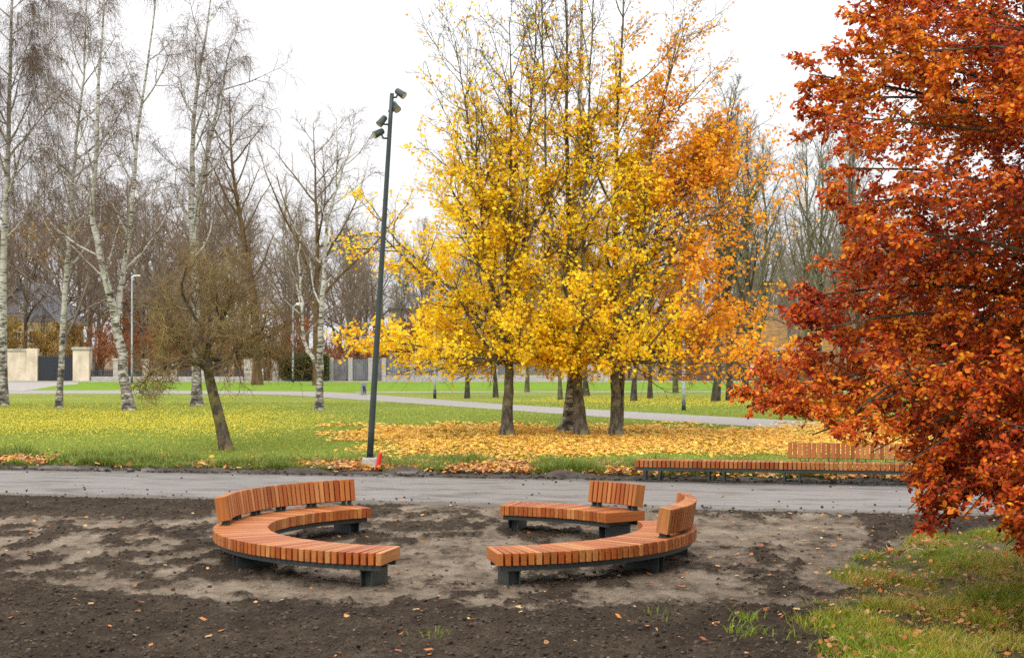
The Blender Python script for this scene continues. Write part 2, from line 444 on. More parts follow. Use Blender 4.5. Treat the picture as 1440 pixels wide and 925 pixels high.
# ---- soil: displaced sheet, sandiness and clods from noise, a darker ring along the benches + the trodden shapes in the photograph
def grass_patch(X, Y):
    """how much of the foreground lawn patch covers a soil point (0..1)"""
    px, py = topx(X, Y)
    edge = np.interp(py, [712, 752, 764, 786, 806, 815, 850, 885, 930, 1000], [1600, 1500, 1300, 1262, 1235, 1190, 1185, 1168, 1150, 1130])
    n = (fbm(X * 1.3, Y * 1.0, 21, 4) - .5) * 150
    return sstep(-35, 35, px - edge + n)
def sandy(X, Y):
    px, py = topx(X, Y)
    n = (fbm(X * .8, Y * .55, 5, 4) - .5)
    n2 = (fbm(X * 3.2, Y * 1.4, 15, 4) - .5)
    low = np.interp(px, [-300, 0, 150, 300, 600, 1000, 1200, 1500], [820, 826, 838, 852, 858, 862, 856, 850])
    top = np.interp(px, [-300, 0, 280, 330, 520, 1180, 1230, 1500], [728, 728, 730, 712, 700, 702, 760, 760])
    s = sstep(-10, 12, low - py + n * 34) * sstep(-7, 9, py - top + n * 22)
    clod = sstep(-.03, .34, n + n2 * 1.1 + .10 * np.exp(-((py - 757) / 20) ** 2) * (px < 300) + .17 * np.exp(-((py - 730) / 26) ** 2) * (px > 500) * (px < 900) + .20 * np.exp(-((py - 722) / 15) ** 2) * sstep(860, 960, px) + .16 * np.exp(-((py - 805) / 25) ** 2) * sstep(900, 1050, px))
    clod = np.maximum(clod, .9 * sstep(1080, 1230, px + n * 260) * sstep(.46, .56, n2 + .5))
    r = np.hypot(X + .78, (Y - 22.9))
    dark = .55 * np.exp(-((r - 2.95) / .6) ** 2)  # less sandy, darker ring centred on the bench seats
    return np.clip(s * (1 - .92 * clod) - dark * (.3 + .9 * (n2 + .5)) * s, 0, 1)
xs = np.arange(-14, 12.5, .032)
ny = 620
b = MB()
vv = np.linspace(0, 1, ny)
XX, VV = np.meshgrid(xs, vv)
YY = 12.5 + (road_near(XX) + .15 - 12.5) * (VV ** 1.35)
S = sandy(XX, YY)
fine = fbm(XX * 9, YY * 7, 111, 3, .7)
S = np.clip(.45 * S + .55 * sstep(.32, .68, S + (fine - .5) * 1.5 * np.clip(S * (1 - S) * 5, 0, 1)), 0, 1)
GP = grass_patch(XX, YY)
h = (fbm(XX * 6.5, YY * 6.5, 31, 4, .7) - .5) * (.060 * (1 - S) + .014) + (fbm(XX * .7, YY * .7, 41, 3) - .5) * .035
hc = fbm(XX * 15, YY * 13, 61, 3, .7)
h += np.maximum(hc - .55, 0) * (.10 * (1 - S) + .015)
h += np.maximum(fbm(XX * 6, YY * 3.2, 82, 4, .7) - .54, 0) * .10 * S
h += .03 * (1 - S) + .05
edge = sstep(0, .8, road_near(XX) - YY)
h = h * (.25 + .75 * edge)
Z = np.maximum(h, .006) + GP * .03
dk = fbm(XX * 2.2, YY * 1.6, 71, 5)
sand_c = np.array([.205, .165, .122]); dark_c = np.array([.028, .021, .015]); tuft_c = np.array([.11, .10, .04])
st = fbm(XX * 2.3, YY * 1.15, 81, 5, .7); st2 = fbm(XX * 6, YY * 3.2, 82, 4, .7)
SM = S * (1 - .45 * sstep(.5, .64, st)) * (1 - .5 * sstep(.56, .68, st2))
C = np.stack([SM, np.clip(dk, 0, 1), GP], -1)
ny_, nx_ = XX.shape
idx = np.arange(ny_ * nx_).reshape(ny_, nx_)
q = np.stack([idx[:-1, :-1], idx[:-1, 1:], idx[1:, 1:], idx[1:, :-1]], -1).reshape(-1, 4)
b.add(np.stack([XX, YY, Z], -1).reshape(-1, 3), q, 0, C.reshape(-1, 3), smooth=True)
m = mat('soil', (.1, .08, .06), .95, .2); t = NT(m)
f1 = t.noise(t.coord('Object'), 38, 6, .75); f2 = t.noise(t.coord('Object', (1, .6, 1)), 7, 5, .7)
c = t.mix(1.0, t.attr(), t.ramp(f1, [(.3, (.42, .40, .38)), (.68, (1.38, 1.36, 1.33))]), 'MULTIPLY')
c = t.mix(1.0, c, t.ramp(f2, [(.3, (.68, .66, .64)), (.6, (1.1, 1.1, 1.1))]), 'MULTIPLY')
t.color(c); t.bump(f1, .7, .02); M['soil'] = m
m = mat('dug_soil', (.1, .08, .06), .95, .15); t = NT(m)
sp = t.n('ShaderNodeSeparateColor'); t.l(t.attr(), sp.inputs[0])
f1 = t.noise(t.coord('Object'), 42, 6, .78); f2 = t.noise(t.coord('Object', (1, .7, 1)), 10, 8, .78); f3 = t.noise(t.coord('Object', (1, .5, 1)), 2.6, 7, .75)
def madd(a, k, c_):
    x = t.n('ShaderNodeMath', operation='MULTIPLY_ADD'); t.l(a, x.inputs[0]); x.inputs[1].default_value = k
    if hasattr(c_, 'is_output'): t.l(c_, x.inputs[2])
    else: x.inputs[2].default_value = c_
    return x.outputs[0]
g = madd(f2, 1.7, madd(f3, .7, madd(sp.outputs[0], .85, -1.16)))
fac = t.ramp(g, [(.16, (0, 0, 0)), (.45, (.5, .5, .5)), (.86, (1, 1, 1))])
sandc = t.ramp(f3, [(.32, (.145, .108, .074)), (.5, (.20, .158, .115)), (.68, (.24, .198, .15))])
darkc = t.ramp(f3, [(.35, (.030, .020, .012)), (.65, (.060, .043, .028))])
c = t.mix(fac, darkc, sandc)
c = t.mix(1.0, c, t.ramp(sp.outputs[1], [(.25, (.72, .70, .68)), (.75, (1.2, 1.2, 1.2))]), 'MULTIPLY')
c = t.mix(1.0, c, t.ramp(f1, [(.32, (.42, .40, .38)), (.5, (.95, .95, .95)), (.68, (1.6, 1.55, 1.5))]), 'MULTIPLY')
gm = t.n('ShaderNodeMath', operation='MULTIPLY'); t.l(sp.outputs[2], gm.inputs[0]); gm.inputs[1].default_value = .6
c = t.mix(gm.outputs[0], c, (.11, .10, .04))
hh_ = madd(f2, 2.0, f1)
t.color(c); t.bump(hh_, .8, .02); M['dug_soil'] = m
struct(b.build('soil', M['dug_soil']))
def soil_z(X, Y):
    j = np.clip(((X + 14) / .032).round().astype(int), 0, nx_ - 1)
    v = np.clip((Y - 12.5) / (road_near(X) + .15 - 12.5), 0, 1) ** (1 / 1.35)
    return Z[np.clip((v * (ny - 1)).round().astype(int), 0, ny - 1), j]

# verge soil strip on the far side of the road
b = MB()
xs = np.arange(-30, 26, .08); vv = np.linspace(0, 1, 26)
XX2, VV2 = np.meshgrid(xs, vv)
wv = 1.35 + .9 * (fbm(xs * .45, xs * 0, 77, 4) - .5)
YY2 = road_far(XX2) - .1 + VV2 * wv
Z2 = .01 + .05 * np.sin(np.pi * VV2) + np.sin(np.pi * VV2) * (np.maximum(fbm(XX2 * 2.2, YY2 * 3, 91, 4) - .42, 0) * .22)
pilex, piley = G(575, 668)[:2]
Z2 += (.5 + fbm(XX2 * 4, YY2 * 4, 96, 3)) * .15 * np.exp(-((XX2 - pilex) / .5) ** 2 - ((YY2 - piley - .2) / .3) ** 2) + .06 * np.exp(-((XX2 - 1.2) / .5) ** 2 - ((YY2 - 36.4) / .3) ** 2)
C2 = (np.array([.06, .05, .04]) * (.6 + .9 * fbm(XX2 * 2.5, YY2 * 2.5, 93, 4)[..., None]) + .09 * sstep(.5, .7, fbm(XX2 * .9, YY2 * 2, 95, 3))[..., None])
idx = np.arange(XX2.size).reshape(XX2.shape)
q = np.stack([idx[:-1, :-1], idx[:-1, 1:], idx[1:, 1:], idx[1:, :-1]], -1).reshape(-1, 4)
b.add(np.stack([XX2, YY2, Z2], -1).reshape(-1, 3), q, 0, C2.reshape(-1, 3), smooth=True)
struct(b.build('soil_verge', M['soil']))

# ------------------------------------------------------------------ benches
WOODC = np.array([(.50, .175, .04), (.43, .118, .022), (.57, .245, .075), (.46, .14, .028), (.37, .09, .016), (.52, .19, .045), (.48, .155, .032)])
wr = np.random.default_rng(11)
RC = np.array([-0.78, 22.9])
R_IN, R_OUT = 2.59, 3.33
SEAT_Z, SEAT_T = .455, .15
PITCH = 1.68
def wcol(): return WOODC[wr.integers(len(WOODC))] * wr.uniform(.84, 1.12)
def polar(a): return np.array([math.cos(a), math.sin(a), 0]), np.array([-math.sin(a), math.cos(a), 0])
def arc_bar(b, r0, r1, z0, z1, a0, a1, n=40):
    aa = np.linspace(a0, a1, n); V = []
    for a in aa:
        for r, z in ((r0, z0), (r1, z0), (r1, z1), (r0, z1)): V.append((r * math.cos(a), r * math.sin(a), z))
    q = [(i * 4 + k, i * 4 + (k + 1) % 4, (i + 1) * 4 + (k + 1) % 4, (i + 1) * 4 + k) for i in range(n - 1) for k in range(4)]
    b.add(V, [np.array(q), np.array([(3, 2, 1, 0)]), np.array([[(n - 1) * 4 + k for k in range(4)]])])
UP = np.array([0, 0, 1.])
def ring_bench(a0, a1, bk0, bk1, legs, label):
    root = empty('curved_bench', (RC[0], RC[1], .03), label, 'bench', 'curved wooden benches forming a broken ring')
    b = MB(); n = int(round((a1 - a0) / PITCH))
    for k in range(n):
        a = R_(a0 + (k + .5) * (a1 - a0) / n); er, et = polar(a)
        rj = wr.uniform(-.004, .004)
        b.cbox(er * ((R_IN + R_OUT) / 2 + rj) + UP * (SEAT_Z - SEAT_T / 2 + wr.uniform(-.002, .002)), [er, et, UP], [(R_OUT - R_IN) / 2, .0345, SEAT_T / 2], .005, 0, wcol(), True, wr.uniform(0, 50, 3))
    b.build('seat', M['wood'], root)
    zt = SEAT_Z - SEAT_T - .001
    e = R_(.9)
    f = MB()
    arc_bar(f, R_OUT - .115, R_OUT - .06, zt - .068, zt, R_(a0) + e, R_(a1) - e)
    arc_bar(f, R_IN + .05, R_IN + .105, zt - .068, zt, R_(a0) + e, R_(a1) - e)
    for a in np.linspace(a0 + 3, a1 - 3, len(legs) * 2):
        er, et = polar(R_(a))
        f.cbox(er * (R_IN + R_OUT) / 2 + UP * (zt - .032), [er, et, UP], [(R_OUT - R_IN) / 2 - .12, .02, .028], .003)
    f.build('frame', M['steel'], root)
    for a in legs:
        er, et = polar(R_(a)); g = MB()
        rm = (R_IN + R_OUT) / 2 + .01; hl = .25; zb = zt - .07; zc = (zb - .04) / 2; hz = (zb + .04) / 2
        for s_ in (-1, 1):
            g.cbox(er * rm + et * s_ * .072 + UP * zc, [er, et, UP], [hl, .007, hz], .002)
        g.cbox(er * rm + UP * zc, [er, et, UP], [hl - .11, .064, hz - .004], .002)
        g.cbox(er * rm + UP * (zb - .007), [er, et, UP], [hl + .015, .085, .006], .002)
        g.build('leg', M['steel'], root)
    # backrest boards lean outwards
    tilt = R_(9); b = MB(); n = int(round((bk1 - bk0) / PITCH))
    hz = .165; zb = SEAT_Z + .06; br = MB()
    for k in range(n):
        a = R_(bk0 + (k + .5) * (bk1 - bk0) / n); er, et = polar(a)
        up = UP * math.cos(tilt) + er * math.sin(tilt); dp = er * math.cos(tilt) - UP * math.sin(tilt)
        c = er * (R_OUT - .13) + UP * zb + up * hz
        b.cbox(c, [up, et, dp], [hz + wr.uniform(-.002, .002), .0345, .085], .005, 0, wcol(), True, wr.uniform(0, 50, 3))
    b.build('backrest', M['wood'], root)
    nb = max(2, int(round((bk1 - bk0) / 10)))
    for k in range(nb):
        a = bk0 + 2.5 + (bk1 - bk0 - 5) * k / (nb - 1)
        for d in (-.9, .9):
            er, et = polar(R_(a + d))
            br.cbox(er * (R_OUT - .145) + UP * (SEAT_Z + .035), [er, et, UP], [.05, .014, .04], .003)
        er, et = polar(R_(a))
        br.cbox(er * (R_OUT - .145) + UP * (SEAT_Z + .006), [er, et, UP], [.06, .09, .005], .002)
        br.build('backrest_bracket', M['steel'], root); br = MB()
    return root
ring_bench(122, 256.6, 121.7, 184.5, [126.5, 167, 209, 252.3], 'long C-shaped slatted wooden bench with backrest along its far left curve')
ring_bench(33.2, 76.8, 33.0, 51.6, [38.5, 73], 'short curved wooden bench nearest the road with small backrest at one end')
ring_bench(280.3, 369, 327.5, 369.2, [284.5, 327, 360], 'curved wooden bench with one open end towards camera and backrest at far end')

# straight bench by the road
bl = G(906, 679.5); dirv = np.array([RD[0], RD[1], 0]); nv = np.array([RN[0], RN[1], 0])
a_s = math.atan2(RD[1], RD[0])
root = empty('straight_bench', (bl[0] - .2, bl[1], .06), 'long straight slatted bench on steel legs beyond the road, half with backrest', 'bench', None, a_s)
ex, ey = np.array([1., 0, 0]), np.array([0, 1., 0])
L = 6.25; n = int(L / .094); b = MB()
zs = .425; dp = .52
for k in range(n):
    x = (k + .5) * L / n
    b.cbox(ex * x + ey * dp / 2 + UP * (zs - .06), [ey, ex, UP], [dp / 2, .037, .075], .005, 0, wcol() * .85, True, wr.uniform(0, 50, 3))
b.build('seat', M['wood'], root)
b = MB()
for y in (.06, dp - .06):
    for x0, x1 in ((.0, 3.12), (3.14, L)):
        b.cbox(ex * (x0 + x1) / 2 + ey * y + UP * (zs - .171), [ex, ey, UP], [(x1 - x0) / 2, .03, .035], .003)
b.build('frame', M['steel'], root)
for x in (.35, 1.72, 3.30, 4.85, 6.0):
    for y in (.05, dp - .05):
        g = MB()
        for d in (-.16, .16):
            g.cbox(ex * (x + d) + ey * y + UP * .108, [ex, ey, UP], [.02, .02, .118], .003)
        g.cbox(ex * x + ey * y + UP * .012, [ex, ey, UP], [.175, .02, .01], .003)
        g.build('leg', M['steel'], root)
tilt = R_(9); b = MB(); x0, x1 = 3.2, 6.2; n = int((x1 - x0) / .1)
upv = UP * math.cos(tilt) + ey * math.sin(tilt); dpv = ey * math.cos(tilt) - UP * math.sin(tilt)
for k in range(n):
    x = x0 + (k + .5) * (x1 - x0) / n
    b.cbox(ex * x + ey * (dp - .1) + UP * (zs + .075) + upv * .165, [upv, ex, dpv], [.165, .0405, .05], .005, 0, wcol() * .85, True, wr.uniform(0, 50, 3))
b.build('backrest', M['wood'], root)
for x in np.linspace(x0 + .35, x1 - .3, 5):
    b = MB()
    for d in (-.09, .09):
        b.tube([ex * (x + d) + ey * (dp - .1) + UP * (zs + .012), ex * (x + d) + ey * (dp - .09) + UP * (zs + .12)], .009, 6)
    b.cbox(ex * x + ey * (dp - .1) + UP * (zs + .02), [ex, ey, UP], [.1, .02, .004], .001)
    b.build('backrest_bracket', M['steel'], root)

# ------------------------------------------------------------------ floodlight pole
pb = G(520, 663); pb[2] = .03
Yp = pb[1]
top = PT(551, 131, Yp)
root = empty('floodlight_pole', pb, 'tall leaning dark green pole with four spotlights near its top', 'lamp post')
rel = lambda p: np.asarray(p) - pb
b = MB(); b.cbox((0, 0, .13), [ex, ey, UP], [.165, .165, .17], .012); b.build('concrete_base', M['concrete'], root)
b = MB(); tt = np.linspace(0, 1, 14)[:, None]
ptop = rel(top); pbase = np.array([0, 0, .25])
b.tube(pbase + (ptop - pbase) * tt, np.linspace(.077, .049, 14), 18); b.tube([pbase + UP * .045, pbase + UP * .075], .12, 18)
b.build('pole', M['pole_paint'], root)
for px, py, mx, my, aim in ((563, 131, 551, 137, (.75, -.35, -.55)), (556, 150, 549, 156, (.45, -.55, -.7)), (537, 170, 546, 175, (-.55, -.35, -.75)), (532, 187, 545, 194.5, (-.75, -.2, .1))):
    c = rel(PT(px, py, Yp)); j = rel(PT(mx, my, Yp)); d = nrm(np.array(aim, float))
    if my > 190: d = nrm(np.array((-.8, -.35, -.45)))
    h = MB()
    h.tube([c - d * .14, c - d * .12, c + d * .11, c + d * .12], [.05, .072, .09, .092], 16)
    h.tube([j - np.array([np.sign(c[0] - j[0]) * .05, 0, 0]), j + np.array([np.sign(c[0] - j[0]) * .1, -.03, .0]), c - d * .05], [.028, .026, .024], 8)
    ho = h.build('floodlight', M['pole_paint'], root)
    g = MB(); g.tube([c + d * .121, c + d * .124], [.08, .08], 16); g.build('lens', M['lens'], ho)
rp = G(531, 665); z0 = .02
b = MB(); pts = []; rr = []
for i in range(26):
    s_ = i / 25
    pts.append((rp[0] + .07 * s_ ** 2, rp[1] + .05, z0 + .44 * s_)); rr.append(.05 if i % 2 else .043)
b.tube(pts, rr, 12)
tag(b.build('conduit_pipe', M['red_plastic'], None, rp), 'red corrugated plastic pipe stub sticking up beside the tall leaning pole', 'pipe')

# ------------------------------------------------------------------ tree machinery
def kids(rng, P, R, n, t0, t1, ang, angj, Ls, rfac, K, up, wob, rmin=.004, taper=.75, az=None, lenpow=0.0, flat=0.0):
    N, Kp, _ = P.shape
    idx = np.repeat(np.arange(N), n); Mn = N * n
    kk = np.tile(np.arange(n), N)
    tt = t0 + (t1 - t0) * (kk + rng.random(Mn)) / n
    s_ = tt * (Kp - 1); i = np.minimum(s_.astype(int), Kp - 2); f = (s_ - i)[:, None]
    base = P[idx, i] * (1 - f) + P[idx, i + 1] * f
    tan = nrm(P[idx, i + 1] - P[idx, i])
    rad = R[idx, i] * (1 - f[:, 0]) + R[idx, i + 1] * f[:, 0]
    ref = np.where(np.abs(tan[:, 2:3]) > .9, np.array([[1., 0, 0]]), np.array([[0, 0, 1.]]))
    A = nrm(np.cross(tan, ref)); B = np.cross(A, tan)
    az = kk * 2.39996 + rng.random(N)[idx] * 6.28 + rng.normal(0, .4, Mn) if az is None else az(rng, Mn, kk)
    sb = np.sin(az) * (1 - flat)
    perp = nrm(A * np.cos(az)[:, None] + B * sb[:, None])
    a = R_(ang) + rng.normal(0, R_(angj), Mn)
    d = tan * np.cos(a)[:, None] + perp * np.sin(a)[:, None]
    plen = np.linalg.norm(np.diff(P, axis=1), axis=2).sum(1)[idx]
    Ln = Ls(tt, plen, rng, base) if callable(Ls) else plen * Ls * (1 - lenpow * tt) * rng.uniform(.65, 1.25, Mn)
    r0 = np.maximum(np.minimum(rad * .75, rfac * Ln), rmin)
    Q = np.empty((Mn, K, 3)); Q[:, 0] = base
    for k in range(1, K):
        d = d + rng.normal(0, wob, (Mn, 3)); d[:, 2] += up
        d = nrm(d); Q[:, k] = Q[:, k - 1] + d * (Ln / (K - 1))[:, None]
    RR = r0[:, None] * (1 - taper * np.linspace(0, 1, K))[None]
    return Q, np.maximum(RR, rmin * .6)
def spline(pts, n):
    P = np.asarray(pts, float)
    if len(P) == 2: return P[0] + (P[1] - P[0]) * np.linspace(0, 1, n)[:, None]
    Pm = np.concatenate([P[:1] * 2 - P[1:2], P, P[-1:] * 2 - P[-2:-1]])
    t = np.linspace(0, len(P) - 1, n); i = np.minimum(t.astype(int), len(P) - 2); f = (t - i)[:, None]
    p0, p1, p2, p3 = Pm[i], Pm[i + 1], Pm[i + 2], Pm[i + 3]
    return .5 * (2 * p1 + (-p0 + p2) * f + (2 * p0 - 5 * p1 + 4 * p2 - p3) * f ** 2 + (-p0 + 3 * p1 - 3 * p2 + p3) * f ** 3)
def trunk_r(n, r0, r1, flare=1.35, h=10.):
    s_ = np.linspace(0, 1, n)
    r = r0 + (r1 - r0) * s_ ** .85
    return r * (1 + (flare - 1) * np.exp(-s_ * h / .35))
def add_trunk(b, P, R, sides=12, mat_=0, rng=None):
    b.tubes(P[None], R[None], sides, mat_)
def lerpP(P, R, t):
    s_ = t * (len(P) - 1); i = min(int(s_), len(P) - 2); f = s_ - i
    return P[i] * (1 - f) + P[i + 1] * f, R[i] * (1 - f) + R[i + 1] * f

def tree_thing(name, base, label, group, trunk_mb, crown_mb, bark_m, crown_mats, crown='crown'):
    root = empty(name, base, label, 'tree', group)
    trunk_mb.build('trunk', bark_m, root, base); crown_mb.build(crown, crown_mats, root, base)
    return root

# ---------- bare tree prototypes at the origin: one straight-ish trunk, limbs, three orders of twigs
def bare_proto(name, seed, H, r0, style, bm, tm, label, group, leafc=None, tk=1.0):
    rng = np.random.default_rng(seed)
    lean = rng.normal(0, .03, 2)
    n = 12
    P = np.stack([np.cumsum(rng.normal(0, .07, n)) + lean[0] * np.linspace(0, H, n), np.cumsum(rng.normal(0, .07, n)) + lean[1] * np.linspace(0, H, n), np.linspace(0, H * .93, n)], 1)
    P -= P[0]
    R = trunk_r(n, r0, .02, 1.4, H)
    tb = MB(); cbm = MB()
    add_trunk(tb, P, R, 8)
    spread = {'upright': 28, 'spreading': 48, 'shrub': 35}[style]
    t0 = {'upright': .2, 'spreading': .22, 'shrub': .05}[style]
    up = {'upright': .13, 'spreading': .06, 'shrub': .08}[style]
    L1 = lambda t, pl, rg, bs: H * (.52 if style == 'spreading' else .40) * (1.05 - t) ** .7 * rg.uniform(.6, 1.1, len(t)) + .5
    nl = {'upright': 20, 'spreading': 17, 'shrub': 12}[style]
    P1, R1 = kids(rng, P[None], R[None], nl, t0, .97, spread, 8, L1, .016, 7, up, .09, .014)
    tb.tubes(P1, R1, 5)
    P2, R2 = kids(rng, P1, R1, 8, .2, 1, 38, 10, .42, .014, 5, up * .7, .12, .009, lenpow=.45)
    cbm.tubes(P2, R2 * tk, 4)
    P3, R3 = kids(rng, P2, R2, 6, .15, 1, 38, 12, .5, .012, 4, .05, .13, .006, lenpow=.35)
    cbm.tubes(P3, R3 * tk, 3)
    P4, R4 = kids(rng, P3, R3, 4, .2, 1, 35, 12, .55, .01, 3, .05, .12, .0045, lenpow=.3)
    R4 = R4 * tk
    cbm.tubes(P4, R4, 3)
    mats = [tm]
    if leafc is not None:
        cnt, cols = leafc
        pk = P4[rng.integers(0, len(P4), cnt), 2] + rng.normal(0, .06, (cnt, 3))
        pk = pk[pk[:, 2] < H * .75]
        c = np.asarray(cols)[rng.integers(0, len(cols), len(pk))] * rng.uniform(.8, 1.2, (len(pk), 1))
        cbm.leaves(pk, rng.uniform(.09, .15, len(pk)), c, DRY, rng, mat=1); mats = [tm, M['leaf']]
    root = empty(name, (0, 0, 0), label, 'tree', group)
    tb.build('trunk', bm, root); cbm.build('crown', mats, root)
    return root, H
used = set()
def place(proto, X, Y, H, rz, label=None, group=None, z=0.0):
    root, Hp = proto
    if root.name in used: o = copy_tree(root)
    else: used.add(root.name); o = root
    o.location = (X, Y, z); k = H / Hp; o.scale = (k, k, k); o.rotation_euler = (0, 0, rz)
    if label: o['label'] = label
    if group: o['group'] = group
    elif group == '' and 'group' in o: del o['group']
    return o

WL = 'bare grey-brown tree in the tangled wood beyond the far fences'
WG = 'bare trees of the wood beyond the fences'
pr = [bare_proto('bare_tree', 101, 16, .2, 'spreading', M['hazed_wood_bark'], M['hazed_twig_grey'], WL, WG, None, 1.55),
      bare_proto('bare_tree', 102, 17, .2, 'upright', M['hazed_wood_bark'], M['hazed_twig_grey'], WL, WG, None, 1.55),
      bare_proto('bare_tree', 103, 15, .22, 'spreading', M['hazed_wood_bark'], M['twig_birch'], WL, WG, None, 1.55),
      bare_proto('bare_tree', 104, 16, .18, 'upright', M['hazed_wood_bark'], M['twig_green'], WL, WG, None, 1.55)]
rw = np.random.default_rng(5)
k = 0
for row, (Yr, step, hm) in enumerate(((132.6, 6.5, 11), (136, 5.2, 13.5), (143, 4.8, 14.5), (151, 4.6, 15.5), (160, 4.8, 16.5), (171, 5.2, 17.5), (184, 5.6, 18.5))):
    x0, x1 = (-150 - 720) / F * Yr, (1330 - 720) / F * Yr
    X = x0 + rw.uniform(0, 3)
    while X < x1:
        px = 720 + F * X / Yr
        w = [.34, .26, .32, .08] if px < 560 else [.2, .3, .1, .4]
        H = hm * rw.uniform(.78, 1.15) * (1.16 if px < 360 else .98 if px < 560 else .84 if px < 1000 else .98)
        if not (1050 < px < 1125 and 150 < Yr < 190):
            place(pr[rw.choice(4, p=w)], X, Yr + rw.uniform(-2.5, 2.5), H, rw.uniform(0, 6.28))
        X += step * rw.uniform(.7, 1.3)

# bare shrubs in front of the wood: reddish twigs, a few rusty leaves
SL = 'reddish twiggy shrub with a few rusty leaves behind the far fence line'
SG = 'twiggy shrubs behind the far fence line'
sh = [bare_proto('bare_shrub', 201, 6, .09, 'shrub', M['brown_bark'], M['twig_red'], SL, SG, (1500, [(.45, .13, .03), (.35, .09, .025), (.5, .2, .03)]), 1.5),
      bare_proto('bare_shrub', 202, 5, .08, 'shrub', M['brown_bark'], M['hazed_twig_grey'], 'brown twiggy shrub with golden leaves behind the far fence line', 'golden-leaved shrubs behind the far fence line', (2200, [(.5, .28, .03), (.45, .2, .02), (.3, .24, .03)]), 1.4)]
for r_, _ in sh: r_['category'] = 'shrub'
for Yr in (131.6, 134.5, 138.5):
    X = (-100 - 720) / F * Yr
    while X < 16:
        px = 720 + F * X / Yr
        kind = 1 if (px < 130 or 280 < px < 350) else 0
        if rw.random() < .9 and not (30 < px < 85 and Yr < 134): place(sh[kind], X, Yr + rw.uniform(-1, 1), rw.uniform(3.6, 7.2), rw.uniform(0, 6.28))
        X += rw.uniform(1.7, 3.0)

# slender bare trees of the far grove, each at its own trunk in the photograph
GG = 'slender bare trees of the grove beyond the path'
gp = [bare_proto('slender_tree', 301, 15, .17, 'upright', M['dark_bark'], M['twig_green'], '', GG, None, 1.4),
      bare_proto('slender_tree', 302, 15, .17, 'upright', M['green_bark'], M['twig_green'], '', GG, None, 1.4),
      bare_proto('slender_tree', 303, 14, .16, 'upright', M['dark_bark'], M['hazed_twig_grey'], '', GG, None, 1.4)]
grove = [(657, 560, 11, 'slender dark trunk just right of the galvanised lamp seen under the yellow crown'),
         (697, 559, 11, 'slender dark trunk directly left of the thick leftmost yellow-leaved tree trunk'),
         (741, 551, 11.5, 'thin far trunk between the leftmost maple and the forked pale trunk'),
         (788, 563, 10, 'thin trunk close to the left edge of the forked pale trunk'),
         (825, 557, 13, 'dark trunk directly behind the right edge of the forked pale trunk'),
         (891, 565, 12.5, 'dark trunk first to the right of the twin-stemmed maple'),
         (914, 561, 11.5, 'thin trunk second to the right of the twin-stemmed maple'),
         (950, 552, 13, 'far trunk just left of the white-painted lamp column on the right'),
         (1006, 565, 17, 'thickest dark trunk of the grove right of the white-painted lamp column'),
         (1026, 564, 15, 'dark forked trunk immediately right of the thickest grove trunk'),
         (1047, 561, 15.5, 'mid-width grove trunk third from the right-hand lamp column'),
         (1066, 553, 16, 'slim far trunk in front of the dark shed'),
         (1129, 566, 14, 'trunk glimpsed through the lower left gaps of the copper beech'),
         (1152, 552, 17, 'far trunk mostly hidden by the copper beech leaves, left'),
         (1180, 563, 15, 'bare tree rising behind the copper beech, trunk hidden by leaves'),
         (1215, 556, 16, 'bare tree behind the copper beech, only its top twigs showing')]
for i, (px, py, H, lb) in enumerate(grove):
    g = G(px, py)
    o = place(gp[(i * 2 + (i // 3)) % 3], g[0], g[1], H, rw.uniform(0, 6.28), lb)

# two larger bare trees left of centre
bt = bare_proto('bare_tree', 401, 19.5, .3, 'spreading', M['brown_bark'], M['hazed_twig_grey'], '', None, None, 1.5)
g = G(447, 541.5); o = place(bt, g[0], g[1], 20, 1.2, 'large spreading bare tree rising behind the slim birch left of the pole')

